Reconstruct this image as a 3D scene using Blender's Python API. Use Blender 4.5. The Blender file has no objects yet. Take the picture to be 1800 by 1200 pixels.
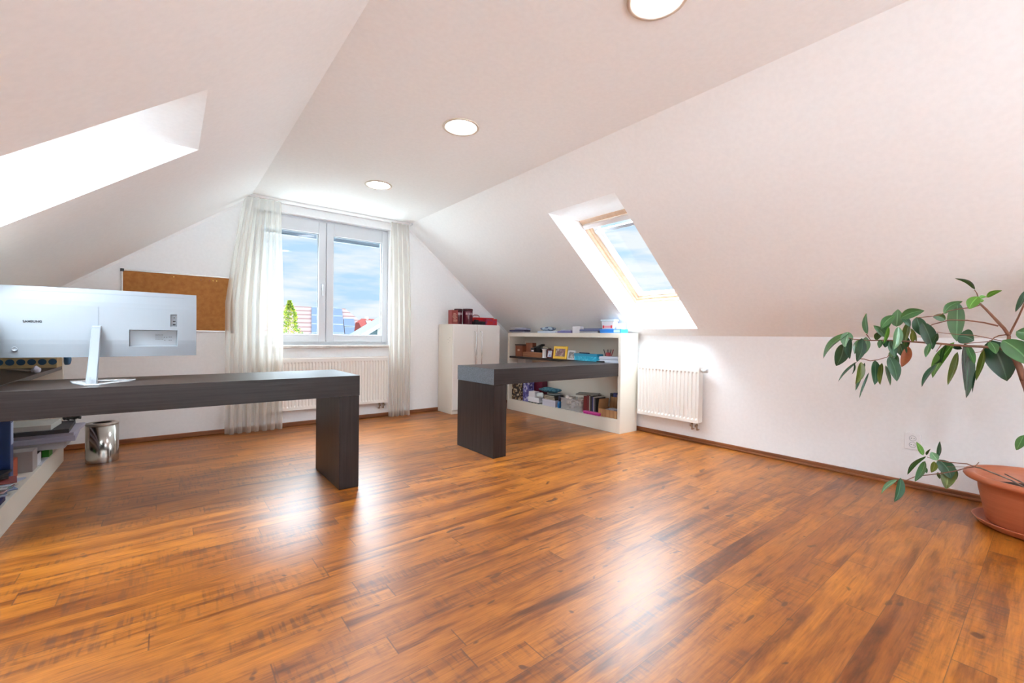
import bpy, bmesh, math, random
from mathutils import Vector, Matrix
random.seed(7)
C = bpy.context.scene.collection
sc = bpy.context.scene
# ------------------------------------------------------------------ camera
YAW, PITCH, ROLL, F = 0.6692, -0.0122, 0.0131, 761.6
cy, sy = math.cos(YAW), math.sin(YAW)
fw = Vector((sy, cy, 0)); rt = Vector((cy, -sy, 0)); up = Vector((0, 0, 1))
cp, sp = math.cos(PITCH), math.sin(PITCH)
fw, up = fw * cp + up * sp, up * cp - fw * sp
cr, sr = math.cos(ROLL), math.sin(ROLL)
rt, up = rt * cr + up * sr, up * cr - rt * sr
cam = bpy.data.cameras.new('camera'); cam.sensor_width = 36; cam.lens = F / 1800 * 36
cam.clip_start = 0.02; cam.clip_end = 500
co = bpy.data.objects.new('camera', cam); C.objects.link(co)
m = Matrix((rt, up, -fw)).transposed().to_4x4(); m.translation = (0, 0, 1.0)
co.matrix_world = m
sc.camera = co
# ------------------------------------------------------------------ exposure
sc.view_settings.view_transform = 'Standard'
sc.view_settings.look = 'None'
sc.view_settings.exposure = 0.38
sc.view_settings.gamma = 1.0
sc.view_settings.use_curve_mapping = False
sc.cycles.use_denoising = True
sc.cycles.max_bounces = 12
sc.cycles.diffuse_bounces = 8
sc.cycles.glossy_bounces = 4
sc.cycles.transparent_max_bounces = 12
sc.cycles.sample_clamp_indirect = 12.0
# ------------------------------------------------------------------ sky: clouds low down, bright hazy cloud cover higher up
w = bpy.data.worlds.new('sky'); sc.world = w; w.use_nodes = True
nt = w.node_tree; nt.nodes.clear()
def N(tree, t, **k):
    n = tree.nodes.new(t)
    for a, v in k.items():
        if a in ('op',): n.operation = v
        else: setattr(n, a, v)
    return n
def LK(tree, a, b): tree.links.new(a, b)
wo = N(nt, 'ShaderNodeOutputWorld'); bg = N(nt, 'ShaderNodeBackground')
tc = N(nt, 'ShaderNodeTexCoord'); sx = N(nt, 'ShaderNodeSeparateXYZ')
LK(nt, tc.outputs['Generated'], sx.inputs[0])
mp = N(nt, 'ShaderNodeMapping'); mp.inputs['Scale'].default_value = (2.6, 2.6, 15.0)
mp.inputs['Location'].default_value = (1.3, 0.4, 0.2)
LK(nt, tc.outputs['Generated'], mp.inputs[0])
nz = N(nt, 'ShaderNodeTexNoise'); nz.inputs['Scale'].default_value = 2.0; nz.inputs['Detail'].default_value = 7; nz.inputs['Roughness'].default_value = .55
LK(nt, mp.outputs[0], nz.inputs['Vector'])
cr_ = N(nt, 'ShaderNodeValToRGB')
cr_.color_ramp.elements[0].position = .40; cr_.color_ramp.elements[0].color = (0.54, 0.77, 1.0, 1)
cr_.color_ramp.elements[1].position = .60; cr_.color_ramp.elements[1].color = (0.93, 0.96, 1.0, 1)
LK(nt, nz.outputs['Fac'], cr_.inputs[0])
mr = N(nt, 'ShaderNodeMapRange'); mr.interpolation_type = 'SMOOTHSTEP'
mr.inputs['From Min'].default_value = 0.25; mr.inputs['From Max'].default_value = 0.42
mr.inputs['To Min'].default_value = 0.0; mr.inputs['To Max'].default_value = 1.0
LK(nt, sx.outputs['Z'], mr.inputs['Value'])
mx = N(nt, 'ShaderNodeMix', data_type='RGBA')
LK(nt, mr.outputs[0], mx.inputs['Factor']); LK(nt, cr_.outputs[0], mx.inputs[6]); mx.inputs[7].default_value = (0.80, 0.91, 1.0, 1)
mz = N(nt, 'ShaderNodeMapRange'); mz.interpolation_type = 'SMOOTHSTEP'; mz.inputs['From Min'].default_value = .42; mz.inputs['From Max'].default_value = .9; mz.inputs['To Min'].default_value = .8; mz.inputs['To Max'].default_value = 2.0
LK(nt, sx.outputs['Z'], mz.inputs['Value']); mm_ = N(nt, 'ShaderNodeMath', op='MULTIPLY'); LK(nt, mr.outputs[0], mm_.inputs[0]); LK(nt, mz.outputs[0], mm_.inputs[1])
ml = N(nt, 'ShaderNodeMath', op='MULTIPLY_ADD'); LK(nt, mm_.outputs[0], ml.inputs[0]); ml.inputs[1].default_value = 21.0; ml.inputs[2].default_value = 0.79
LK(nt, mx.outputs[2], bg.inputs['Color']); LK(nt, ml.outputs[0], bg.inputs['Strength']); LK(nt, bg.outputs[0], wo.inputs[0])
# ------------------------------------------------------------------ helpers
def obj(name, bm, mat, parent=None, smooth=False, bevel=0.0, seg=2):
    me = bpy.data.meshes.new(name)
    bmesh.ops.recalc_face_normals(bm, faces=bm.faces)
    bm.to_mesh(me); bm.free()
    o = bpy.data.objects.new(name, me); C.objects.link(o)
    for mm in (mat if isinstance(mat, (list, tuple)) else [mat]): me.materials.append(mm)
    if smooth:
        for p in me.polygons: p.use_smooth = True
    if bevel:
        b = o.modifiers.new('edge', 'BEVEL'); b.width = bevel; b.segments = seg; b.limit_method = 'ANGLE'
    if parent: o.parent = parent; o.matrix_parent_inverse = Matrix.Translation(-parent.location) if parent.type == 'EMPTY' and parent.parent is None else Matrix()
    return o
def tag(o, label, cat, group=None, kind=None):
    o['label'] = label; o['category'] = cat
    if group: o['group'] = group
    if kind: o['kind'] = kind
    return o
def thing(name, loc, label, cat, group=None):
    o = bpy.data.objects.new(name, None); o.empty_display_size = .1; C.objects.link(o)
    o.location = loc; o['label'] = label; o['category'] = cat
    if group: o['group'] = group
    return o
def struct(name, bm, mat, label, parent=None):
    o = obj(name, bm, mat, parent)
    if not parent: tag(o, label, name.split('_')[0], kind='structure')
    return o
def box(bm, x0, x1, y0, y1, z0, z1, mi=0):
    v = [bm.verts.new((x, y, z)) for x in (x0, x1) for y in (y0, y1) for z in (z0, z1)]
    for f in ((0,1,3,2),(4,6,7,5),(0,4,5,1),(2,3,7,6),(0,2,6,4),(1,5,7,3)):
        bm.faces.new([v[i] for i in f]).material_index = mi
def rbox(bm, c, size, rz=0, rx=0, ry=0, mi=0):
    M = Matrix.Translation(c) @ Matrix.Rotation(rz, 4, 'Z') @ Matrix.Rotation(ry, 4, 'Y') @ Matrix.Rotation(rx, 4, 'X')
    a, b, d = size[0]/2, size[1]/2, size[2]/2
    v = [bm.verts.new(M @ Vector((x, y, z))) for x in (-a, a) for y in (-b, b) for z in (-d, d)]
    for f in ((0,1,3,2),(4,6,7,5),(0,4,5,1),(2,3,7,6),(0,2,6,4),(1,5,7,3)):
        bm.faces.new([v[i] for i in f]).material_index = mi
def Bx(*a):
    bm = bmesh.new(); box(bm, *a); return bm
def tube(bm, pts, r, n=8, r2=None, cap=True):
    pts = [Vector(p) for p in pts]; rings = []; prev = None
    for i, p in enumerate(pts):
        d = (pts[min(i+1, len(pts)-1)] - pts[max(i-1, 0)]).normalized()
        if prev is None:
            a = d.orthogonal().normalized()
        else:
            a = (prev - d * prev.dot(d)).normalized()
        prev = a; b = d.cross(a)
        rr = r if r2 is None else r + (r2 - r) * i / (len(pts)-1)
        rings.append([bm.verts.new(p + (a*math.cos(t) + b*math.sin(t))*rr) for t in [2*math.pi*k/n for k in range(n)]])
    for A, B in zip(rings, rings[1:]):
        for k in range(n): bm.faces.new((A[k], A[(k+1) % n], B[(k+1) % n], B[k]))
    if cap: bm.faces.new(rings[0][::-1]); bm.faces.new(rings[-1])
def lathe(bm, prof, c=(0,0,0), n=48, sx=1, sy=1, closed=False, mi=0):
    rings = []
    for r, z in prof:
        if r <= 1e-5: rings.append([bm.verts.new((c[0], c[1], c[2]+z))])
        else: rings.append([bm.verts.new((c[0]+r*sx*math.cos(2*math.pi*k/n), c[1]+r*sy*math.sin(2*math.pi*k/n), c[2]+z)) for k in range(n)])
    for A, B in zip(rings, rings[1:]):
        for k in range(n):
            a = [A[k % len(A)], A[(k+1) % len(A)], B[(k+1) % len(B)], B[k % len(B)]]
            u = []
            for v in a:
                if v not in u: u.append(v)
            if len(u) > 2: bm.faces.new(u).material_index = mi
def Lt(*a, **k):
    bm = bmesh.new(); lathe(bm, *a, **k); return bm
def holed(bm, us, vs, holes, fn, depths=None):
    """grid over sorted us, vs; cells inside a hole are left out"""
    us = sorted(set(round(u, 5) for u in us + [q for h in holes for q in h[:2]])); vs = sorted(set(round(v, 5) for v in vs + [q for h in holes for q in h[2:]]))
    V = {}
    def vert(u, v):
        if (u, v) not in V: V[(u, v)] = bm.verts.new(fn(u, v))
        return V[(u, v)]
    for a, b in zip(us, us[1:]):
        for c, d in zip(vs, vs[1:]):
            mu, mv = (a+b)/2, (c+d)/2
            if any(h[0] < mu < h[1] and h[2] < mv < h[3] for h in holes): continue
            bm.faces.new((vert(a, c), vert(b, c), vert(b, d), vert(a, d)))
# ------------------------------------------------------------------ materials
def mat(name, col, rough=.5, metal=0, spec=None, **k):
    m = bpy.data.materials.new(name); m.use_nodes = True
    b = m.node_tree.nodes['Principled BSDF']
    b.inputs['Base Color'].default_value = (*col, 1); b.inputs['Roughness'].default_value = rough; b.inputs['Metallic'].default_value = metal
    if spec is not None: b.inputs['Specular IOR Level'].default_value = spec
    for a, v in k.items(): b.inputs[a].default_value = v
    return m
def noisy(name, c1, c2, scale=(5,5,5), rough=.5, detail=4, lo=.35, hi=.65, bump=0, metal=0, space='Object', spec=None, dist=0):
    m = mat(name, c1, rough, metal, spec); t = m.node_tree; b = t.nodes['Principled BSDF']
    tc = N(t, 'ShaderNodeTexCoord'); mp = N(t, 'ShaderNodeMapping'); mp.inputs['Scale'].default_value = scale
    nz = N(t, 'ShaderNodeTexNoise'); nz.inputs['Scale'].default_value = 1; nz.inputs['Detail'].default_value = detail; nz.inputs['Distortion'].default_value = dist
    r = N(t, 'ShaderNodeValToRGB'); r.color_ramp.elements[0].position = lo; r.color_ramp.elements[1].position = hi
    r.color_ramp.elements[0].color = (*c1, 1); r.color_ramp.elements[1].color = (*c2, 1)
    LK(t, tc.outputs[space], mp.inputs[0]); LK(t, mp.outputs[0], nz.inputs['Vector']); LK(t, nz.outputs['Fac'], r.inputs[0]); LK(t, r.outputs[0], b.inputs['Base Color'])
    if bump:
        bp = N(t, 'ShaderNodeBump'); bp.inputs['Strength'].default_value = bump; bp.inputs['Distance'].default_value = .002
        LK(t, nz.outputs['Fac'], bp.inputs['Height']); LK(t, bp.outputs[0], b.inputs['Normal'])
    return m
M_wall = noisy('white_wall_paint', (.868,.878,.884), (.893,.903,.908), (40,40,40), .9, bump=.05, spec=.2)
M_white = mat('white_lacquer', (.80,.79,.77), .4)
M_cream = mat('cream_melamine', (.74,.69,.60), .45)
M_creamed = mat('cream_edge', (.70,.58,.43), .5)
M_pvc = mat('white_plastic_frame', (.62,.64,.67), .35)
M_pure = mat('pure_white_plastic', (.86,.86,.87), .35)
M_rad = mat('radiator_enamel', (.83,.80,.75), .35)
M_steel = mat('brushed_steel', (.50,.47,.43), .18, 1)
M_chrome = mat('chrome', (.8,.8,.8), .15, 1)
M_black = mat('black_plastic', (.012,.012,.014), .4)
M_dark = mat('dark_void', (.02,.018,.018), .8)
M_base = noisy('skirting_wood', (.30,.105,.035), (.17,.055,.02), (3,3,60), .35)
M_pine = noisy('pine_frame', (.80,.62,.46), (.74,.54,.37), (6,40,40), .4)
def wood_floor():
    m = bpy.data.materials.new('laminate_floor'); m.use_nodes = True; t = m.node_tree; b = t.nodes['Principled BSDF']
    tc = N(t, 'ShaderNodeTexCoord'); s = N(t, 'ShaderNodeSeparateXYZ'); LK(t, tc.outputs['Object'], s.inputs[0])
    def M(op, a, b_=None, c_=None):
        n = N(t, 'ShaderNodeMath', op=op)
        for i, q in enumerate((a, b_, c_)):
            if q is None: continue
            if isinstance(q, (int, float)): n.inputs[i].default_value = q
            else: LK(t, q, n.inputs[i])
        return n.outputs[0]
    def wn(x, y, z=None):
        c = N(t, 'ShaderNodeCombineXYZ')
        for i, q in enumerate((x, y, z)):
            if q is None: continue
            if isinstance(q, (int, float)): c.inputs[i].default_value = q
            else: LK(t, q, c.inputs[i])
        n = N(t, 'ShaderNodeTexWhiteNoise', noise_dimensions='3D'); LK(t, c.outputs[0], n.inputs['Vector']); return n.outputs['Value']
    X, Y = s.outputs['X'], s.outputs['Y']
    # strips
    row = M('FLOOR', M('DIVIDE', Y, .0975)); off = wn(row, 3.1)
    xs = M('ADD', M('DIVIDE', X, 1.15), M('MULTIPLY', off, 7.3)); col = M('FLOOR', xs)
    rid = wn(row, col, 1.7); rid2 = wn(row, col, 9.2)
    fy = M('FRACT', M('DIVIDE', Y, .0975)); fx = M('FRACT', xs)
    # wide plank seams
    sy_ = M('FRACT', M('DIVIDE', Y, .195)); seam = M('LESS_THAN', M('MINIMUM', sy_, M('SUBTRACT', 1.0, sy_)), .006)
    ex = M('LESS_THAN', M('MINIMUM', fx, M('SUBTRACT', 1.0, fx)), .0018)
    def noise(vx, vy, vz, sc_, det=5, rough=.6, dist=0.0):
        c = N(t, 'ShaderNodeCombineXYZ')
        for i, q in enumerate((vx, vy, vz)):
            if isinstance(q, (int, float)): c.inputs[i].default_value = q
            else: LK(t, q, c.inputs[i])
        n = N(t, 'ShaderNodeTexNoise'); n.inputs['Scale'].default_value = sc_; n.inputs['Detail'].default_value = det; n.inputs['Roughness'].default_value = rough; n.inputs['Distortion'].default_value = dist
        LK(t, c.outputs[0], n.inputs['Vector']); return n.outputs['Fac']
    z = M('MULTIPLY', rid, 37.0)
    g1 = noise(M('MULTIPLY', X, 1.7), M('MULTIPLY', Y, 15.0), z, 1.0, 6, .62, .5)      # broad streaks
    g2 = noise(M('MULTIPLY', X, 9.0), M('MULTIPLY', Y, 190.0), z, 1.0, 3, .5)          # fine grain
    g3 = noise(M('MULTIPLY', X, 4.0), M('MULTIPLY', Y, 7.0), 5.0, 1.0, 4, .6, 1.2)     # blotches
    saw = noise(M('MULTIPLY', X, 70.0), M('MULTIPLY', Y, 6.0), z, 1.0, 2, .5)          # saw marks across
    kn = noise(M('MULTIPLY', X, 9.0), M('MULTIPLY', Y, 17.0), 2.0, 1.0, 2, .5, .4)      # knots
    def ramp(fac, stops):
        r = N(t, 'ShaderNodeValToRGB'); e = r.color_ramp.elements
        e[0].position, e[0].color = stops[0][0], (*stops[0][1], 1); e[1].position, e[1].color = stops[-1][0], (*stops[-1][1], 1)
        for p, c in stops[1:-1]:
            q = e.new(p); q.color = (*c, 1)
        LK(t, fac, r.inputs[0]); return r.outputs[0]
    def mixc(f, a, b_, mode='MIX'):
        n = N(t, 'ShaderNodeMix', data_type='RGBA', blend_type=mode)
        if isinstance(f, (int, float)): n.inputs['Factor'].default_value = f
        else: LK(t, f, n.inputs['Factor'])
        for i, q in ((6, a), (7, b_)):
            if isinstance(q, tuple): n.inputs[i].default_value = (*q, 1)
            else: LK(t, q, n.inputs[i])
        return n.outputs[2]
    basec = ramp(rid, [(0, (.31,.097,.010)), (.3, (.365,.120,.011)), (.6, (.415,.142,.014)), (.85,(.34,.109,.010)), (1, (.25,.074,.009))])
    st = ramp(g1, [(.30, (.30,.24,.22)), (.41, (.64,.57,.53)), (.51, (.97,.96,.95)), (.75, (1.14,1.16,1.1))])
    c = mixc(1.0, basec, st, 'MULTIPLY')
    g4 = noise(M('MULTIPLY', X, 5.0), M('MULTIPLY', Y, 55.0), z, 1.0, 4, .6, .8)
    c = mixc(1.0, c, ramp(g4, [(.32, (.62,.55,.50)), (.45, (.92,.90,.88)), (.6, (1.03,1.03,1.03))]), 'MULTIPLY')
    c = mixc(1.0, c, ramp(g2, [(.3, (.80,.76,.74)), (.7, (1.12,1.12,1.12))]), 'MULTIPLY')
    c = mixc(1.0, c, ramp(g3, [(.3, (.80,.74,.72)), (.6, (1.06,1.06,1.06))]), 'MULTIPLY')
    sm = M('MULTIPLY', M('GREATER_THAN', rid2, .62), M('MULTIPLY', M('SMOOTH_MIN', M('MULTIPLY', M('SUBTRACT', saw, .5), 9.0), 1.0, .1), M('MULTIPLY', M('SUBTRACT', .62, g1), 3.2)))
    sm = M('MAXIMUM', M('MINIMUM', sm, .75), 0.0)
    c = mixc(sm, c, (.10,.035,.015))
    c = mixc(M('MULTIPLY', M('MAXIMUM', M('MINIMUM', M('MULTIPLY', M('SUBTRACT', .325, kn), 22.0), 1.0), 0.0), .8), c, (.07,.025,.012))
    c = mixc(M('MULTIPLY', M('MAXIMUM', seam, ex), .7), c, (.08,.03,.015))
    LK(t, c, b.inputs['Base Color'])
    LK(t, M('MULTIPLY_ADD', g2, .10, .29), b.inputs['Roughness'])
    b.inputs['Specular IOR Level'].default_value = .6
    bp = N(t, 'ShaderNodeBump'); bp.inputs['Strength'].default_value = .25; bp.inputs['Distance'].default_value = .0006
    LK(t, g2, bp.inputs['Height']); LK(t, bp.outputs[0], b.inputs['Normal'])
    return m
M_floor = wood_floor()
def wenge(name, vert=False):
    s = (60,60,2.2) if vert else (2.2,60,90)
    m = noisy(name, (.015,.0105,.0098), (.036,.027,.026), s, .36, detail=6, lo=.30, hi=.75, bump=.3, dist=.3, spec=.3)
    return m
M_wenge = wenge('wenge_horizontal'); M_wengev = wenge('wenge_vertical', True)
def glass(name='window_glass', tint=(.97,.99,.99)):
    m = bpy.data.materials.new(name); m.use_nodes = True; t = m.node_tree; t.nodes.clear()
    o = N(t, 'ShaderNodeOutputMaterial'); tr = N(t, 'ShaderNodeBsdfTransparent'); tr.inputs[0].default_value = (*tint, 1)
    g = N(t, 'ShaderNodeBsdfGlossy'); g.inputs['Roughness'].default_value = .02; fr = N(t, 'ShaderNodeFresnel'); fr.inputs[0].default_value = 1.2
    mx = N(t, 'ShaderNodeMixShader'); ge = N(t, 'ShaderNodeNewGeometry'); bk = N(t, 'ShaderNodeMath', op='SUBTRACT'); bk.inputs[0].default_value = 1; LK(t, ge.outputs['Backfacing'], bk.inputs[1])
    fm = N(t, 'ShaderNodeMath', op='MULTIPLY'); LK(t, fr.outputs[0], fm.inputs[0]); LK(t, bk.outputs[0], fm.inputs[1]); LK(t, fm.outputs[0], mx.inputs[0]); LK(t, tr.outputs[0], mx.inputs[1]); LK(t, g.outputs[0], mx.inputs[2]); LK(t, mx.outputs[0], o.inputs[0])
    return m
M_glass = glass()
def clearbox(name, col, alpha):
    m = bpy.data.materials.new(name); m.use_nodes = True; t = m.node_tree; b = t.nodes['Principled BSDF']
    b.inputs['Base Color'].default_value = (*col, 1); b.inputs['Roughness'].default_value = .2; b.inputs['Alpha'].default_value = alpha
    return m
def sheer():
    m = bpy.data.materials.new('sheer_curtain'); m.use_nodes = True; t = m.node_tree; t.nodes.clear()
    o = N(t, 'ShaderNodeOutputMaterial'); d = N(t, 'ShaderNodeBsdfDiffuse'); d.inputs[0].default_value = (.74,.705,.64,1)
    tl = N(t, 'ShaderNodeBsdfTranslucent'); tl.inputs[0].default_value = (.77,.74,.68,1); tr = N(t, 'ShaderNodeBsdfTransparent')
    a = N(t, 'ShaderNodeMixShader'); a.inputs[0].default_value = .5; LK(t, d.outputs[0], a.inputs[1]); LK(t, tl.outputs[0], a.inputs[2])
    b = N(t, 'ShaderNodeMixShader'); lw = N(t, 'ShaderNodeLayerWeight'); lw.inputs[0].default_value = .35
    mr = N(t, 'ShaderNodeMapRange'); mr.inputs['To Min'].default_value = .42; mr.inputs['To Max'].default_value = .95
    LK(t, lw.outputs['Facing'], mr.inputs[0]); LK(t, mr.outputs[0], b.inputs[0]); LK(t, tr.outputs[0], b.inputs[1]); LK(t, a.outputs[0], b.inputs[2]); LK(t, b.outputs[0], o.inputs[0])
    return m
M_sheer = sheer()
def emit(name, col, s):
    m = bpy.data.materials.new(name); m.use_nodes = True; b = m.node_tree.nodes['Principled BSDF']
    b.inputs['Base Color'].default_value = (1,1,1,1); b.inputs['Emission Color'].default_value = (*col, 1); b.inputs['Emission Strength'].default_value = s
    return m
# ------------------------------------------------------------------ room shell
YF, XR, XL, YB = 5.128, 3.999, -1.03, -3.4
HC, XCL, XCR, HKR, HKL = 2.37, 0.64, 2.329, 1.026, 1.1115
TR = (HC-HKR)/(XR-XCR); TL = (HC-HKL)/(XCL-XL)
zR = lambda x: HC - (x-XCR)*TR
zL = lambda x: HC - (XCL-x)*TL
SKR = (2.659, 3.915, 2.125, 2.862); SKL = (-1.0, .12, 2.145, 2.888)
bm = Bx(XL-.1, XR+.1, YB, YF+.1, -.1, 0)
struct('floor', bm, M_floor, 'orange-brown laminate floor with dark streaked planks')
bm = bmesh.new()
ys = [YB, YF]
holed(bm, [XCL, XCR], ys, [], lambda u, v: (u, v, HC))
holed(bm, [XCR, XR], ys, [SKR], lambda u, v: (u, v, zR(u)))
holed(bm, [XL, XCL], ys, [SKL], lambda u, v: (u, v, zL(u)))
# skylight linings: top lining level, bottom lining upright, sides between
nR = Vector((TR, 0, 1)).normalized(); nL = Vector((-TL, 0, 1)).normalized()
DR = .25
def lining(sk, zf, s, n):
    xa, xb = (sk[0], sk[1]) if s > 0 else (sk[1], sk[0])     # xa = upper edge
    T = TR if s > 0 else TL
    # frame plane: offset DR along n
    ua = (xa, zf(xa)); dxu = DR / (T / math.hypot(T, 1)) ; uo = (xa + s*dxu, ua[1])
    lb = (xb, zf(xb)); z_at = lambda x: ua[1] - (abs(x-xa)-dxu)*T
    lo = (xb + s*.045, z_at(xb + s*.045))
    P = lambda q, y: bm.verts.new((q[0], y, q[1]))
    for y in (sk[2], sk[3]):
        bm.faces.new((P(ua, y), P(uo, y), P(lo, y), P(lb, y)))
    for a, b in ((ua, uo), (lb, lo)):
        bm.faces.new((P(a, sk[2]), P(a, sk[3]), P(b, sk[3]), P(b, sk[2])))
    return uo, lo
uoR, loR = lining(SKR, zR, 1, nR)
uoL, loL = lining(SKL, zL, -1, nL)
me = obj('ceiling', bm, M_wall); tag(me, 'white painted attic ceiling, flat in the middle and sloping down both sides', 'ceiling', kind='structure')
# outer roof skin keeps daylight out except through the openings
bm = bmesh.new()
for s, sk, x0, x1, uo, lo, T in ((1, SKR, XCR, XR+.5, uoR, loR, TR), (-1, SKL, XCL, XL-.5, uoL, loL, TL)):
    xs = sorted((uo[0], lo[0]))
    zf = lambda x, uo=uo, T=T: uo[1] - abs(x-uo[0])*T if (x-uo[0])*s > 0 else uo[1] + abs(x-uo[0])*T
    xt = uo[0] - s*(3.0-uo[1])/T
    holed(bm, sorted((xt, x1)), [YB-.2, YF+.35], [(xs[0], xs[1], sk[2], sk[3])], lambda u, v, zf=zf: (u, v, zf(u)+.002))
o = struct('roof_shell', bm, mat('roof_underlay', (.2,.2,.2), .9), 'outer roof above the attic ceiling'); o['category'] = 'roof'
# far wall with window opening
WX0, WX1, WZ0, WZ1 = .66, 2.13, .87, 2.285
bm = bmesh.new()
def wallpoly(y, pts, hole=None):
    pass
xs = [XL-.2, XCL, XCR, XR+.2]
zt = lambda x: 2.6
holed(bm, [XL-.2, XR+.2], [0, 2.6], [(WX0, WX1, WZ0, WZ1)], lambda u, v: (u, YF, v))
for a, b in (((WX0, WZ0), (WX1, WZ0)), ((WX0, WZ1), (WX1, WZ1)), ((WX0, WZ0), (WX0, WZ1)), ((WX1, WZ0), (WX1, WZ1))):
    bm.faces.new([bm.verts.new(q) for q in ((a[0], YF, a[1]), (b[0], YF, b[1]), (b[0], YF+.32, b[1]), (a[0], YF+.32, a[1]))])
holed(bm, [XL-.6, XR+.6], [-3, 3.2], [(WX0, WX1, WZ0, WZ1)], lambda u, v: (u, YF+.32, v))
struct('wall_far', bm, M_wall, 'white gable wall with the double window')
struct('wall_right', Bx(XR, XR+.1, YB, YF, 0, HKR), M_wall, 'low white knee wall under the sloping ceiling beside the plant')
struct('wall_left', Bx(XL-.1, XL, YB, YF, 0, HKL), M_wall, 'low white knee wall behind the desk shelf')
RX0, RX1, RZ0, RZ1 = .1, 2.7, .1, 2.3
bm = bmesh.new()
for yy in (YB, YB-.3): holed(bm, [XL-.6, XR+.6], [-3 if yy < YB else -.1, 3.1], [(RX0, RX1, RZ0, RZ1)], lambda u, v, yy=yy: (u, yy, v))
for a, b in (((RX0, RZ0), (RX1, RZ0)), ((RX0, RZ1), (RX1, RZ1)), ((RX0, RZ0), (RX0, RZ1)), ((RX1, RZ0), (RX1, RZ1))):
    bm.faces.new([bm.verts.new(q) for q in ((a[0], YB, a[1]), (b[0], YB, b[1]), (b[0], YB-.3, b[1]), (a[0], YB-.3, a[1]))])
struct('wall_back', bm, M_wall, 'white gable wall closing the room behind the viewpoint')
def skirting(name, x0, x1, y0, y1, lab):
    bm = bmesh.new(); box(bm, x0, x1, y0, y1, 0, .045); o = struct(name, bm, M_base, lab)
    b = o.modifiers.new('b', 'BEVEL'); b.width = .006; b.segments = 2
    return o
o = skirting('baseboard_far', XL, XR, YF-.014, YF, 'reddish brown wooden skirting along the window wall')
o = skirting('baseboard_right', XR-.014, XR, YB, YF-.014, 'reddish brown wooden skirting along the right knee wall')
bm = Bx(XR-.022, XR-.014, YB, YF-.02, 0, .018); obj('shoe_molding', bm, M_base, o, bevel=.004)
skirting('baseboard_left', XL, XL+.014, YB, YF-.014, 'reddish brown wooden skirting along the left knee wall')
# paint-filled coving strips where slopes meet the far wall
for nm, (xa, za), (xb, zb) in (('trim_1', (XCL, HC), (XL, HKL)), ('trim_2', (XCR, HC), (XR, HKR))):
    bm = bmesh.new()
    d = .016
    v = [bm.verts.new(q) for q in ((xa, YF, za-d*1.6), (xb, YF, zb-d*1.6), (xb, YF-d, zb+.001), (xa, YF-d, za+.001), (xa, YF, za+.001), (xb, YF, zb+.001))]
    for f in ((0,1,2,3), (3,2,5,4), (0,4,5,1), (0,3,4), (1,5,2)): bm.faces.new([v[i] for i in f])
    struct(nm, bm, M_wall, 'thin white coving strip where the %s slope meets the window wall' % ('left' if nm[-1] == '1' else 'right'))
# ------------------------------------------------------------------ double window
win = thing('window_1', (1.395, 5.23, .9), 'white double casement window in the gable wall', 'window'); win['kind'] = 'structure'
FY = 5.20
def ring(bm, x0, x1, z0, z1, t, y0, y1):
    box(bm, x0, x0+t, y0, y1, z0, z1); box(bm, x1-t, x1, y0, y1, z0, z1)
    box(bm, x0+t, x1-t, y0, y1, z0, z0+t); box(bm, x0+t, x1-t, y0, y1, z1-t, z1)
bm = bmesh.new(); ring(bm, WX0, WX1+.04, WZ0, WZ1+.02, .06, FY+.02, FY+.09); box(bm, 1.385, 1.425, FY+.02, FY+.09, WZ0+.06, WZ1-.04)
obj('window_frame', bm, M_pvc, win, bevel=.004)
for i, (a, b) in enumerate(((WX0+.035, 1.397), (1.403, WX1+.005))):
    bm = bmesh.new()
    t = .078
    box(bm, a, a+t, FY, FY+.06, WZ0+.035, WZ1-.02); box(bm, b-t, b, FY, FY+.06, WZ0+.035, WZ1-.02)
    box(bm, a+t, b-t, FY, FY+.06, WZ0+.035, .992); box(bm, a+t, b-t, FY, FY+.06, 2.125, WZ1-.02)
    s = obj('sash', bm, M_pvc, win, bevel=.006, seg=3)
    obj('pane', Bx(a+t-.005, b-t+.005, FY+.034, FY+.038, .985, 2.13), M_glass, s)
    bm = bmesh.new()
    ring(bm, a+t-.001, b-t+.001, .991, 2.126, .007, FY+.022, FY+.034)
    obj('gasket', bm, mat('seal_%d' % i, (.25,.27,.3), .6), s)
    bm = Bx(a+t, b-t, FY+.10, FY+.13, 2.083, 2.13)
    for k in range(3): box(bm, a+t, b-t, FY+.095, FY+.135, 2.086+k*.014, 2.089+k*.014)
    obj('raised_blind', bm, mat('blind_grey_%d' % i, (.20,.24,.29), .5), win)
bm = bmesh.new(); rbox(bm, (1.358, FY-.006, 1.53), (.026, .012, .07)); tube(bm, [(1.358, FY-.012, 1.545), (1.358, FY-.04, 1.545), (1.358, FY-.045, 1.53), (1.358, FY-.045, 1.43)], .009, 10)
obj('window_handle', bm, M_pvc, win, smooth=True)
bm = Bx(WX0-.03, WX1+.03, YF-.035, FY+.02, WZ0-.028, WZ0+.002)
obj('window_sill', bm, noisy('sill_stone', (.72,.70,.66), (.55,.52,.48), (14,14,14), .35), win, bevel=.005)
# unseen glazed doors, added in the rear gable to brighten the room
rw = thing('added_window_4', (1.5, YB-.15, RZ0), 'wide white glazed doors, unseen, added in the rear gable to let in daylight', 'window'); rw['kind'] = 'structure'
bm = bmesh.new(); ring(bm, RX0, RX1, RZ0, RZ1, .06, YB-.2, YB-.13); box(bm, 1.47, 1.53, YB-.2, YB-.13, RZ0+.06, RZ1-.06); obj('window_frame', bm, M_pvc, rw, bevel=.004)
for a, b in ((RX0+.06, 1.47), (1.53, RX1-.06)): obj('pane', Bx(a, b, YB-.17, YB-.165, RZ0+.06, RZ1-.06), M_glass, rw)
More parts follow.
